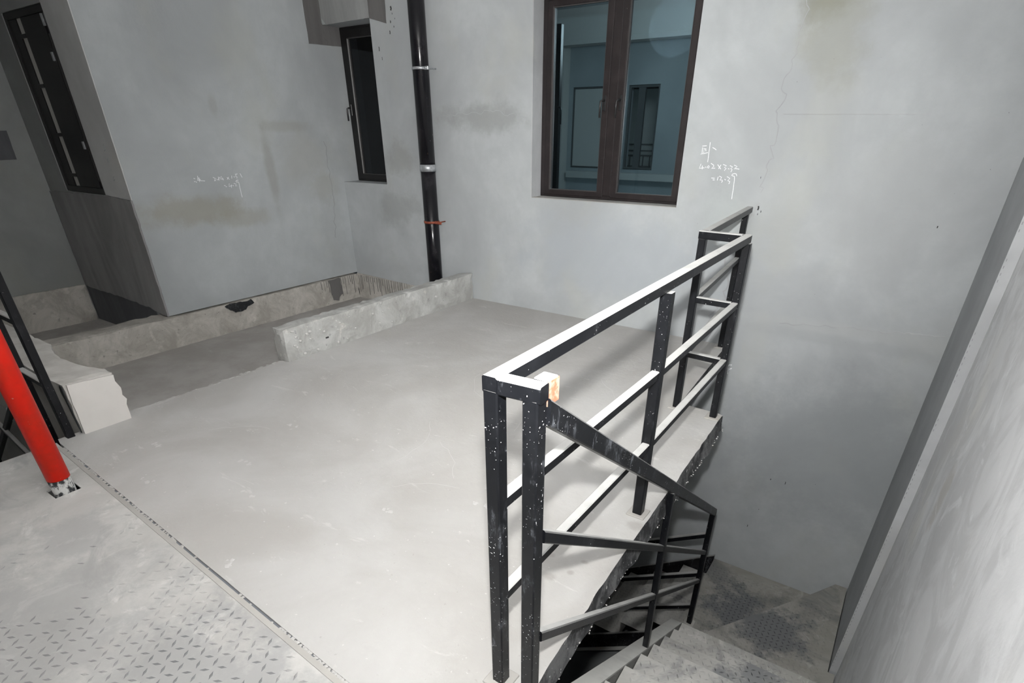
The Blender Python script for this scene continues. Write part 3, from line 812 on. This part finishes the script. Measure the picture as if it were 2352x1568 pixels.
c = mesh_obj('concrete_curb', rough_box(-3.985, -3.85, 2.42, 4.80, -0.002, 0.268, 0.045, 0.006, 0.012), M['curb'])
tag(c, 'free-standing grey concrete upstand ending at the drain pipe and back wall', 'curb')
bm = bmesh.new()
for k in range(34):
    lump(bm, (-3.847, 2.48 + abs(random.gauss(0, 0.5)), random.uniform(0.03, 0.25)), random.uniform(0.006, 0.018), 0.7)
o = mesh_obj('plaster_splat', bm, M['scuff'], c); o['kind'] = 'stuff'
mesh_obj('dark_spot', box(-3.8485, -3.8445, 2.80, 2.83, 0.095, 0.107), M['mark'], c)  # small dark spot on the curb face
def front_top(x, y):
    return 0.315 + 0.01 * noise.noise(Vector((x * 4, y * 4, 5)))
bm = rough_box(-7.42, -3.87, 0.966, 1.235, -0.25, 0.315, 0.045, 0.004, 0.008, top=front_top)
for v in bm.verts:   # broken-out scoop in the back edge of its top
    if v.co.y > 1.10 and v.co.z > 0.1 and -4.75 < v.co.x < -3.98:
        t = (v.co.x + 4.75) / 0.77
        v.co.y -= (v.co.y - 1.05) * 0.40 * math.sin(t * math.pi) ** 0.7
c = mesh_obj('block_curb', bm, M['stub'])
tag(c, 'low wall stub of white block at left, sawn pale end facing the room', 'curb')
mesh_obj('sawn_face', ragged_panel([(0.972, 0.0), (1.236, -0.004), (1.24, 0.10), (1.252, 0.13), (1.236, 0.165), (1.243, 0.21), (1.226, 0.26), (1.23, 0.300), (0.985, 0.316), (0.975, 0.2)], lambda u, v, d: (-3.862 - d, u, v), 0.012, 0.004, 0.02), M['block'], c)
mesh_obj('tar_patch', ragged_panel([(-3.866, 0.01), (-3.866, 0.31), (-3.890, 0.316), (-3.905, 0.29), (-3.892, 0.20), (-3.886, 0.12), (-3.876, 0.05)], lambda u, v, d: (u, 0.962 + d, v), 0.004, 0.012, 0.02), M['tar'], c)
c = mesh_obj('concrete_curb', rough_box(-7.45, -7.405, 1.245, 2.44, -0.25, 0.14, 0.05, 0.007, 0.014, keep_bottom=True), M['curb_old'])
tag(c, 'cracked concrete curb at the foot of the far left alcove wall', 'curb')

# ------------------------------------------------------------------ checker-plate platform
plat = thing('plate_platform', 'dusty steel checker plate platform in the foreground with a square pipe cutout', 'platform', (-1.8, -0.5, 0))
J = JOINT          # plate edge beside the concrete
HX0, HX1, HY0, HY1 = -3.322, -3.208, 0.582, 0.698
outer = [(-3.872, -2.98), (0.440, -2.98), (0.440, 0.745), (-0.60, 0.745), (-0.60, J(-0.60) - 0.012), (-1.2, J(-1.2) - 0.012), (-2.1, J(-2.1) - 0.012), (-3.0, J(-3.0) - 0.012), (-3.868, J(-3.868) - 0.008)]
bm = bmesh.new()
def slab_quad(bm, poly, z0, z1):
    a = [bm.verts.new((x, y, z0)) for x, y in poly]; b = [bm.verts.new((x, y, z1)) for x, y in poly]
    bm.faces.new(b); bm.faces.new(a[::-1])
    for i in range(len(poly)):
        j = (i + 1) % len(poly); bm.faces.new((a[i], a[j], b[j], b[i]))
V = {}
def pv(x, y, z):
    k = (round(x, 4), round(y, 4), z)
    if k not in V: V[k] = bm.verts.new((x, y, z))
    return V[k]
xs = [-3.87, HX0, HX1, -2.6, -1.9, -1.2, -0.60, 0.440]
def ytop(x): return 0.745 if x > -0.59 else J(x) - 0.008
rows = lambda x: [-2.98, HY0, HY1 if x < -3.0 else min(HY1, ytop(x) - 0.03), ytop(x)]
for i in range(len(xs) - 1):
    xa, xb = xs[i], xs[i + 1]
    ra, rb = rows(xa), rows(xb)
    if i == len(xs) - 2: ra = [-2.98, HY0, HY1 - 0.02, 0.745]; rb = ra
    for k in range(3):
        if i == 1 and k == 1: continue
        bm.faces.new((pv(xa, ra[k], 0), pv(xb, rb[k], 0), pv(xb, rb[k + 1], 0), pv(xa, ra[k + 1], 0)))
r = bmesh.ops.extrude_face_region(bm, geom=bm.faces[:])
for g in r['geom']:
    if isinstance(g, bmesh.types.BMVert): g.co.z -= 0.008
bmesh.ops.recalc_face_normals(bm, faces=bm.faces)
mesh_obj('plate', bm, M['plate'], plat)
rib_poly = [(-3.84, -0.75), (-0.3, -0.75), (-0.62, 0.60), (-1.2, 0.64), (-2.1, 0.70), (-2.9, 0.745), (-3.15, 0.74), (-3.17, 0.55), (-3.36, 0.55), (-3.40, 0.78), (-3.82, 0.80)]
def bare(x, y):     # ribs that trodden dust has not buried
    k = noise.noise(Vector((x * 1.9, y * 1.9, 3))) + 0.6 * noise.noise(Vector((x * 5.5, y * 5.5, 8)))
    k += 0.75 * math.exp(-((x + 1.55) ** 2 / 0.5 + (y - 0.35) ** 2 / 0.25)) + 0.35 * math.exp(-((x + 2.3) ** 2 / 0.5 + (y - 0.05) ** 2 / 0.3)) - 0.9 * math.exp(-((x + 3.2) ** 2 / 0.5 + (y - 0.5) ** 2 / 0.25))
    return k + random.uniform(-0.4, 0.4) > 0.12
o = mesh_obj('plate_ribs', tear_ribs(rib_poly, 0.0, keep=bare), M['plate_rib'], plat); o['kind'] = 'stuff'
bm = bmesh.new()
EA = [(x, J(x)) for x in (-3.80, -3.0, -2.4, -1.8, -1.2, -0.62)]
poly = [(x, y - 0.030) for x, y in EA] + [(x, y - 0.0085) for x, y in EA[::-1]]
a = [bm.verts.new((x, y, 0.0003)) for x, y in poly]; b = [bm.verts.new((x, y, 0.0030)) for x, y in poly]
nE = len(EA)
for i in range(nE - 1):
    bm.faces.new((b[i], b[i + 1], b[2 * nE - 2 - i], b[2 * nE - 1 - i]))
for i in range(2 * nE):
    j = (i + 1) % (2 * nE); bm.faces.new((a[i], a[j], b[j], b[i]))
bmesh.ops.recalc_face_normals(bm, faces=bm.faces)
mesh_obj('edge_angle', bm, M['weld_plate'], plat)
bm = bmesh.new()
poly = [(x, J(x) - 0.0085) for x, y in EA] + [(x, J(x) + 0.012) for x, y in EA[::-1]]
a = [bm.verts.new((x, y, -0.016)) for x, y in poly]; b = [bm.verts.new((x, y, -0.0085)) for x, y in poly]
for i in range(nE - 1):
    bm.faces.new((b[i], b[i + 1], b[2 * nE - 2 - i], b[2 * nE - 1 - i]))
for i in range(2 * nE):
    j = (i + 1) % (2 * nE); bm.faces.new((a[i], a[j], b[j], b[i]))
bmesh.ops.recalc_face_normals(bm, faces=bm.faces)
mesh_obj('joint_bed', bm, M['joint'], plat)
mesh_obj('edge_channel', box(-3.872, -3.815, -2.98, 0.82, -0.16, -0.009), M['black_clean'], plat)
bm = bmesh.new()
for k in range(420):
    x = -3.80 + 3.2 * (k / 420.0) + random.uniform(-0.01, 0.01)
    if noise.noise(Vector((x * 2.3, 5.5, 1))) < 0.02 and -2.7 < x < -1.55 and random.random() < 0.9: continue
    if random.random() < (0.40 if x < -1.6 else 0.25): continue
    lump(bm, (x, J(x) + random.uniform(-0.009, 0.004), -0.005), random.uniform(0.006, 0.012), 0.42)
o = mesh_obj('dust_fill', bm, M['floor'], plat); o['kind'] = 'stuff'

# ------------------------------------------------------------------ staircase
XI = lambda y: -0.585 - 0.0376 * (y - 1.0)        # stair's open edge drifts slightly left as it descends
def ztop(y): return -1.80 + 0.70 * (3.33 - y)
st = thing('steel_staircase', 'steel flight of dusty checker plate steps going down beside the right wall', 'staircase', (-0.1, 2.0, -1.0))
p0 = (XI(0.80) - 0.048, 0.80, ztop(0.80) - 0.105); p1 = (XI(3.33) - 0.048, 3.33, ztop(3.33) - 0.105)
mesh_obj('stringer', tube(p0, p1, 0.092, 0.17, (1, 0, 0), c0=(0, 0, 1) if False else (0, 1, 0), c1=(0, 1, 0)), M['stringer'], st)
mesh_obj('stringer', tube((0.43, 0.80, ztop(0.80) - 0.14), (0.43, 3.33, ztop(3.33) - 0.14), 0.03, 0.17, (1, 0, 0), c0=(0, 1, 0), c1=(0, 1, 0)), M['stringer'], st)
for j in range(9):
    y = 3.33 - 0.285 * j; z = -1.80 + 0.20 * j
    bm = bmesh.new()
    xa, xb = XI(y) + 0.001, XI(y - 0.285) + 0.001
    xr = 0.440
    for (zz0, zz1, ya, yb) in ((z - 0.006, z, y - 0.284, y), (z - 0.198, z - 0.0062, y - 0.006, y)):
        if j == 0 and yb - ya < 0.1: pass
        q0 = [(XI(ya) + 0.001, ya), (xr, ya), (xr, yb), (XI(yb) + 0.001, yb)]
        slab_quad(bm, q0, zz0, zz1)
    bmesh.ops.recalc_face_normals(bm, faces=bm.faces)
    tr = mesh_obj('tread', bm, M['step'], st)
    rp = [(XI(y) + 0.015, y - 0.27), (0.43, y - 0.27), (0.43, y - 0.012), (XI(y) + 0.015, y - 0.012)]
    o = mesh_obj('tread_ribs', tear_ribs(rp, z), M['step_rib'], tr); o['kind'] = 'stuff'
# turning step and landing
WP = [(-0.640, 3.345), (0.440, 3.345), (0.440, 3.70), (0.390, 3.70), (0.390, 4.795), (0.297, 4.795), (0.127, 4.520), (-0.514, 3.565)]
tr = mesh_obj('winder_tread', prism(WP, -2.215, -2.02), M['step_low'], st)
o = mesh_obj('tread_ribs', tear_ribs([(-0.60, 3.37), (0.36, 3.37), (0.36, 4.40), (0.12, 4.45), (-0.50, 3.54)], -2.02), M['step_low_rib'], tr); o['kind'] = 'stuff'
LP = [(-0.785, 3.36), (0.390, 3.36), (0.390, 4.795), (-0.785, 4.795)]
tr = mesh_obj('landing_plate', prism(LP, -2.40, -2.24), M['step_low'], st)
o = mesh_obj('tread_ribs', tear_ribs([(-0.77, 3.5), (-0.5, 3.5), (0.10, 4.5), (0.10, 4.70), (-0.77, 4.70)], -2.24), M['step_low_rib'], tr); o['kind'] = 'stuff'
# lower flight, turning left under the slab
lo = thing('steel_staircase', 'lower steel flight turning left under the concrete slab from the landing', 'staircase', (-1.6, 4.3, -2.9))
YN, YF = 3.80, 4.770
for k in range(7):
    x = -0.785 - 0.285 * k; z = -2.24 - 0.20 * (k + 1)
    bm = bmesh.new()
    slab_quad(bm, [(x - 0.285, YN + 0.02), (x, YN + 0.02), (x, YF - 0.01), (x - 0.285, YF - 0.01)], z - 0.006, z)
    slab_quad(bm, [(x - 0.284, YN + 0.02), (x - 0.278, YN + 0.02), (x - 0.278, YF - 0.01), (x - 0.284, YF - 0.01)], z - 0.198, z - 0.0062)
    bmesh.ops.recalc_face_normals(bm, faces=bm.faces)
    tr = mesh_obj('tread', bm, M['step'], lo)
    o = mesh_obj('tread_ribs', tear_ribs([(x - 0.27, YN + 0.04), (x - 0.015, YN + 0.04), (x - 0.015, YF - 0.03), (x - 0.27, YF - 0.03)], z), M['step_rib'], tr); o['kind'] = 'stuff'
sl = 0.70
def low_z(x, z0): return z0 + sl * (x + 0.785)
# channel stringers: web, with a flange showing on the near one
mesh_obj('stringer', tube((-0.80, YN, low_z(-0.80, -2.48)), (-2.75, YN, low_z(-2.75, -2.48)), 0.03, 0.17, (0, 1, 0), c0=(1, 0, 0), c1=(1, 0, 0)), M['black_clean'], lo)
mesh_obj('stringer_flange', tube((-0.80, YN - 0.035, low_z(-0.80, -2.575)), (-2.75, YN - 0.035, low_z(-2.75, -2.575)), 0.07, 0.014, (0, 1, 0), c0=(1, 0, 0), c1=(1, 0, 0)), M['stringer'], lo)
mesh_obj('stringer', tube((-0.787, YF + 0.014, low_z(-0.787, -2.30)), (-2.75, YF + 0.014, low_z(-2.75, -2.30)), 0.03, 0.19, (0, 1, 0), c0=(1, 0, 0), c1=(1, 0, 0)), M['black_clean'], lo)

# ------------------------------------------------------------------ guard railing on the slab
T = 0.042
gr = thing('guard_railing', 'black square tube guard railing with dusty tops along the slab opening', 'railing', (-0.75, 2.2, 0))
def post(root, x, y, z0, z1, t=T, plate=True, mat='black', name='post'):
    o = mesh_obj(name, tube((x, y, z0), (x, y, z1), t, t, (1, 0, 0)), M[mat], root)
    if plate:
        mesh_obj('base_plate', box(x - 0.045, x + 0.045, y - 0.045, y + 0.045, z0 - 0.001, z0 + 0.007, 0.002), M['weld_plate'], o)
    return o
def rail(root, a, b, wd=T, ht=T, mat='black', name='rail', **k):
    return mesh_obj(name, tube(a, b, wd, ht, **k), M[mat], root)
G1 = (-0.736, 0.984); G2 = (-0.735, 2.120); G3 = (-0.755, 3.358); G4 = (-1.006, 3.372); G5 = (-1.118, 4.735)
post(gr, *G1, 0.0, 1.064, 0.043, mat='black_splashed')
post(gr, *G2, 0.0, 1.060, 0.046)
post(gr, *G3, 0.0, 1.066)
post(gr, *G4, 0.0, 1.066)
post(gr, *G5, 0.0, 1.058)
rail(gr, (-0.736, 0.963, 1.080), (-0.764, 3.379, 1.088), 0.043, 0.044, name='top_rail')
rail(gr, (-0.714, 0.984, 1.080), (-0.600, 0.992, 1.080), 0.043, 0.044, name='top_rail', mat='black_splashed')
rail(gr, (-0.785, 3.357, 1.088), (-1.028, 3.373, 1.088), 0.043, 0.044, name='top_rail')
rail(gr, (-1.006, 3.394, 1.088), (-1.113, 4.803, 1.080), 0.043, 0.044, name='top_rail')
for z in (0.722, 0.378):
    rail(gr, (G1[0], G1[1] + 0.02, z), (G2[0], G2[1] - 0.022, z), 0.036, 0.038)
    rail(gr, (G2[0], G2[1] + 0.022, z), (G3[0], G3[1] - 0.02, z + 0.004), 0.036, 0.038)
    rail(gr, (G3[0] - 0.02, G3[1], z), (G4[0] + 0.02, G4[1], z), 0.034, 0.036)
    rail(gr, (G4[0], G4[1] + 0.02, z), (G5[0], G5[1] - 0.02, z), 0.036, 0.038)
stub = mesh_obj('rail_stub', box(-0.646, -0.604, 1.014, 1.062, 1.048, 1.1035, 0.003), M['black'], gr)
mesh_obj('primer_patch', box(-0.6052, -0.6025, 1.010, 1.063, 1.040, 1.100), M['orange'], gr)

# stair railing
sr = thing('stair_railing', 'sloping black stair railing running down to the landing', 'railing', (-0.65, 2.4, -0.6))
XP = lambda y: -0.613 - 0.034 * (y - 1.0)        # tube centre line
post(sr, -0.626, 0.991, 0.0, 1.064, 0.044, plate=False, mat='black_splashed')
post(sr, XP(2.355) + 0.002, 2.357, ztop(2.357) - 0.02, 0.02, 0.034, plate=False)
post(sr, XP(3.79), 3.800, -2.24, -0.985, 0.042)
def slope_rail(y0, z0, y1, z1, wd, ht, name):
    return rail(sr, (XP(y0), y0, z0), (XP(y1), y1, z1), wd, ht, name=name, mat='black_splashed' if name == 'top_rail' else 'black', side=(1, 0, 0), c0=(0, 1, 0), c1=(0, 1, 0))
slope_rail(1.012, 1.026, 3.822, -1.018, 0.040, 0.058, 'top_rail')
for za, zb in ((0.613, -1.400), (0.226, -1.712)):
    zs = lambda y: za + (zb - za) * (y - 1.063) / (3.773 - 1.063)
    slope_rail(1.013, zs(1.013), 2.340, zs(2.340), 0.030, 0.036, 'rail')
    slope_rail(2.374, zs(2.374), 3.779, zs(3.779), 0.030, 0.036, 'rail')
# lower flight railing
lr = thing('stair_railing', 'dark lower stair railing of sloping bars under the slab', 'railing', (-1.6, 3.8, -2.0))
for z in (-1.245, -1.665, -2.04):
    rail(lr, (-0.729, 3.80, z), (-2.60, 3.80, z - 0.62 * 1.85), 0.038, 0.040, mat='black', side=(0, 1, 0), c0=(1, 0, 0), c1=(1, 0, 0), name='rail')
post(lr, -2.60, 3.80, low_z(-2.60, -2.40), -2.38, 0.042, plate=False)
post(lr, -1.72, 3.80, low_z(-1.72, -2.40), -1.84, 0.042, plate=False)

# railing round the second opening at left
l2 = thing('guard_railing', 'pair of black railing posts at the far left beside the white block stub', 'railing', (-3.9, 0.9, 0))
post(l2, -3.891, 0.907, 0.0, 1.06, 0.042, plate=False)
post(l2, -4.300, 0.914, -4.6, 1.06, 0.042, plate=False)
rail(l2, (-3.870, 0.907, 1.080), (-4.320, 0.912, 1.080), 0.042, 0.044, name='top_rail')
for z in (0.705, 0.335):
    rail(l2, (-3.912, 0.907, z), (-4.280, 0.912, z), 0.036, 0.036)
s2 = thing('stair_railing', 'black sloping rail and thin dark bar beyond the red pipe at far left', 'railing', (-4.8, 0.9, 0))
for z in (0.30,):
    rail(s2, (-4.322, 0.912, z), (-6.4, 0.912, z - 0.62 * 2.115), 0.036, 0.038, side=(0, 1, 0), c0=(1, 0, 0), c1=(1, 0, 0))
rail(s2, (-5.60, 0.90, -0.37), (-5.02, 0.90, -0.525), 0.03, 0.035, mat='black_clean', side=(0, 1, 0), name='dark_bar')  # thin dark diagonal bar in the left void
post(s2, -6.40, 0.912, -4.6, -0.99, 0.042, plate=False)

# ------------------------------------------------------------------ pipes
fp = thing('fire_pipe', 'vertical red painted pipe through the square cutout in the platform', 'pipe', (-3.262, 0.642, 0))
mesh_obj('pipe', cyl((-3.264, 0.641, 0.075), (-3.264, 0.641, 3.29), 0.0500, 40), M['red'], fp)
cb = cyl((-3.264, 0.641, -0.30), (-3.264, 0.641, 0.080), 0.0485, 40)
mesh_obj('bare_collar', cb, M['collar'], fp)

PX, PY = -4.300, 4.700
dp = thing('drain_pipe', 'black cast iron drain pipe running down the back wall between the windows', 'pipe', (PX, PY, -0.25))
tilt = lambda z: PX + 0.028 * (z - 0.2) * 0.9 * 0
mesh_obj('pipe', cyl((PX, PY, -0.252), (PX, PY, 1.262), 0.0755, 40), M['pipe'], dp)
mesh_obj('pipe', cyl((PX, PY, 1.264), (PX, PY, 3.29), 0.0775, 40), M['pipe'], dp)
mesh_obj('coupling_band', cyl((PX, PY, 1.243), (PX, PY, 1.305), 0.0815, 40), M['galv'], dp)
def clamp(z, mat, big):
    c_ = mesh_obj('pipe_clamp', cyl((PX, PY, z - 0.011), (PX, PY, z + 0.011), 0.0815, 40), M['galv' if not big else mat], dp)
    mesh_obj('clamp_lug', box(PX + 0.070, PX + (0.115 if not big else 0.155), PY - 0.03, PY - 0.018, z - 0.014, z + 0.014, 0.002), M[mat], c_)
    mesh_obj('bolt', cyl((PX + 0.098, PY - 0.045, z), (PX + 0.098, 4.804, z), 0.006, 10), M[mat], c_)
clamp(2.105, 'galv', False); clamp(0.765, 'rust', True)

# small pale fitting in the void at the left edge
o = mesh_obj('wall_fitting', wire([(-5.185, 0.945, -0.27), (-5.185, 0.935, -0.22), (-5.185, 0.945, -0.17)], 0.022, 10), M['plastic'])
tag(o, 'small pale oval fitting on the grey wall left of the red pipe', 'fitting')

# ------------------------------------------------------------------ windows
def handle(parent, x, z, y, out=-0.055, mat='handle', flip=-1):
    """casement handle: slim base plate and an L lever"""
    h = mesh_obj('handle', box(x - 0.011, x + 0.011, y - 0.011, y, z - 0.055, z + 0.055, 0.003), M[mat], parent)
    bm = wire([(x, y - 0.008, z + 0.02), (x, y + out * 0.8, z + 0.02), (x + flip * 0.012, y + out, z + 0.012), (x + flip * 0.014, y + out, z - 0.02), (x + flip * 0.014, y + out, z - 0.105)], 0.0085, 8)
    me = h.data
    b2 = bmesh.new(); b2.from_mesh(me)
    tmp = bpy.data.meshes.new('tmp'); 
    loc = Vector((0, 0, 0)); q = parent
    while q is not None: loc += q.location; q = q.parent
    bm.transform(Matrix.Translation(-loc)); bm.to_mesh(tmp); bm.free()
    b2.from_mesh(tmp); b2.to_mesh(me); b2.free(); bpy.data.meshes.remove(tmp)
    return h

# wide double casement
w3 = struct('window_3', ring_frame(-3.111, -1.697, 1.061, 2.558, 0.050, 0.050, 0.035, 0.035, 4.962, 5.03), M['frame'])
mesh_obj('mullion', box(-2.449, -2.374, 4.953, 5.02, 1.094, 2.524, 0.003), M['frame'], w3)
for (xa, xb, hx) in ((-3.062, -2.450, -2.481), (-2.373, -1.746, -2.336)):
    s_ = mesh_obj('sash', ring_frame(xa, xb, 1.078, 2.528, 0.056, 0.056, 0.044, 0.044, 4.950, 5.01, 0.005), M['frame'], w3)
    mesh_obj('glazing_bead', ring_frame(xa + 0.052, xb - 0.052, 1.118, 2.488, 0.010, 0.010, 0.010, 0.010, 4.957, 4.985, 0.002), M['edge_strip'], s_)
    mesh_obj('pane', box(xa + 0.054, xb - 0.054, 4.978, 4.982, 1.120, 2.486), M['glass_teal'], s_)
    handle(s_, hx, 1.80, 4.950)
# narrow casement beside the left wall
w2 = struct('window_2', ring_frame(-5.722, -4.99, 1.088, 2.548, 0.045, 0.045, 0.035, 0.04, 5.020, 5.07), M['frame_black'])
s_ = mesh_obj('sash', ring_frame(-5.690, -5.02, 1.105, 2.53, 0.085, 0.055, 0.055, 0.08, 5.008, 5.06, 0.006), M['frame_black'], w2)
mesh_obj('glazing_bead', ring_frame(-5.612, -5.07, 1.155, 2.455, 0.010, 0.010, 0.010, 0.010, 5.014, 5.04, 0.003), M['edge_strip'], s_)
mesh_obj('pane', box(-5.636, -5.074, 5.034, 5.038, 1.160, 2.47), M['glass_dark'], s_)
handle(s_, -5.668, 1.80, 5.008, flip=-1)
# tall window in the alcove
w1 = struct('window_1', ring_frame(-7.034, -6.191, 1.092, 2.468, 0.060, 0.03, 0.050, 0.05, 2.466, 2.54), M['frame_black'])
mesh_obj('dark_panel', box(-6.973, -6.822, 2.474, 2.50, 1.143, 2.417, 0.003), M['frame_black'], w1)
mesh_obj('dark_panel', box(-6.722, -6.300, 2.472, 2.50, 1.143, 2.417, 0.003), M['frame_black'], w1)
mesh_obj('dark_panel', box(-6.268, -6.222, 2.474, 2.50, 1.143, 2.417, 0.003), M['frame_black'], w1)
mesh_obj('lit_slit_strip', box(-6.822, -6.722, 2.482, 2.50, 1.143, 2.417), M['lit_slit_pale'], w1)  # pale colour paints in the lit wall glimpsed through the slit
mesh_obj('edge_strip', box(-6.299, -6.269, 2.478, 2.50, 1.20, 2.28, 0.002), M['edge_strip'], w1)
for z in (2.295, 1.94, 1.567, 1.237):
    mesh_obj('hinge', box(-6.835, -6.715, 2.467, 2.481, z - 0.014, z + 0.014, 0.002), M['frame_black'], w1)
for x, z, hh in ((-6.335, 2.13, 0.03), (-6.335, 1.486, 0.03), (-6.29, 2.37, 0.04)):
    mesh_obj('latch', box(x - 0.014, x + 0.014, 2.464, 2.476, z - hh, z + hh, 0.002), M['galv'], w1)

# ------------------------------------------------------------------ beyond the windows
struct('wall_outside_left', box(-8.4, -6.0, 2.85, 2.95, -0.4, 3.3), M['putty'])
struct('unlit_backing', cells([-6.1, -4.9], [0.6, 3.0], lambda u, v: False, lambda u, v, d: (u, 5.60 + d, v), 0.08), M['unlit_room_black'])  # near-black walls paint in the unlit room behind the narrow window
struct('unlit_backing_side', box(-4.985, -4.90, 5.086, 5.60, 0.6, 3.0), M['unlit_room_black'])
# neighbouring room
ti = lambda u, v, d: (u, 8.60 + d, v)
struct('floor_inner', box(-5.9, 0.6, 5.086, 9.6, -0.10, 0.0), M['inner'])
struct('ceiling_inner', box(-5.9, 0.6, 5.61, 9.6, 3.02, 3.12), M['inner'])
struct('wall_inner_back', cells([-5.9, -4.85, -4.00, -3.95, -3.48, 0.6], [0.0, 1.06, 1.10, 2.157, 3.02], lambda u, v: 1.10 < v < 2.157 and (-4.85 < u < -4.0 or -3.95 < u < -3.48), ti, 0.18), M['inner'])
struct('wall_inner_left', box(-5.98, -5.9, 5.70, 9.6, 0.0, 3.02), M['inner'])
struct('wall_inner_right', box(0.6, 0.7, 5.09, 9.6, 0.0, 3.02), M['inner'])
struct('trim_pilaster', box(-5.08, -4.915, 8.42, 8.599, 0.0, 2.83), M['inner_light'])
struct('trim_beam', box(-5.9, 0.6, 8.18, 8.41, 2.62, 3.019), M['inner_light'])
struct('wall_balcony', box(-5.6, -1.5, 9.5, 9.58, 0.3, 3.0), M['inner_light'])
wi = struct('window_4', ring_frame(-4.848, -4.002, 1.102, 2.155, 0.02, 0.02, 0.02, 0.02, 8.62, 8.66), M['rail_grey'])
mesh_obj('blind_panel', box(-4.826, -4.024, 8.632, 8.648, 1.124, 2.133), M['inner_light'], wi)
wj = struct('window_5', ring_frame(-3.948, -3.482, 1.102, 2.155, 0.03, 0.03, 0.03, 0.03, 8.62, 8.66), M['rail_grey'])
mesh_obj('mullion', box(-3.80, -3.70, 8.62, 8.66, 1.132, 2.125), M['rail_grey'], wj)
struct('trim_ledge', box(-4.86, -3.08, 8.50, 8.599, 0.965, 1.055), M['inner_light'])
br = thing('balcony_railing', 'dark balcony railing of bars seen through the right glass pane', 'railing', (-3.75, 9.1, 0.9))
for z in (1.42, 1.335, 1.27, 1.12):
    mesh_obj('rail', box(-4.6, -3.2, 9.085, 9.105, z - 0.010, z + 0.010), M['rail_grey'], br)
for k in range(12):
    x = -4.5 + k * 0.11
    mesh_obj('baluster', box(x - 0.007, x + 0.007, 9.088, 9.102, 0.95, 1.27), M['rail_grey'], br)
mesh_obj('balcony_slab', box(-4.8, -3.0, 8.79, 9.49, 0.85, 0.949), M['inner'], br)
cs = struct('inner_dark_panel', box(-3.62, -3.236, 5.47, 5.52, 0.0, 2.45, 0.004), M['frame_black'])  # dark upright panel with a lever, just behind the left pane
mesh_obj('lever', wire([(-3.24, 5.46, 1.80), (-3.205, 5.45, 1.795), (-3.20, 5.45, 1.77), (-3.20, 5.45, 1.655)], 0.009, 8), M['handle'], cs)
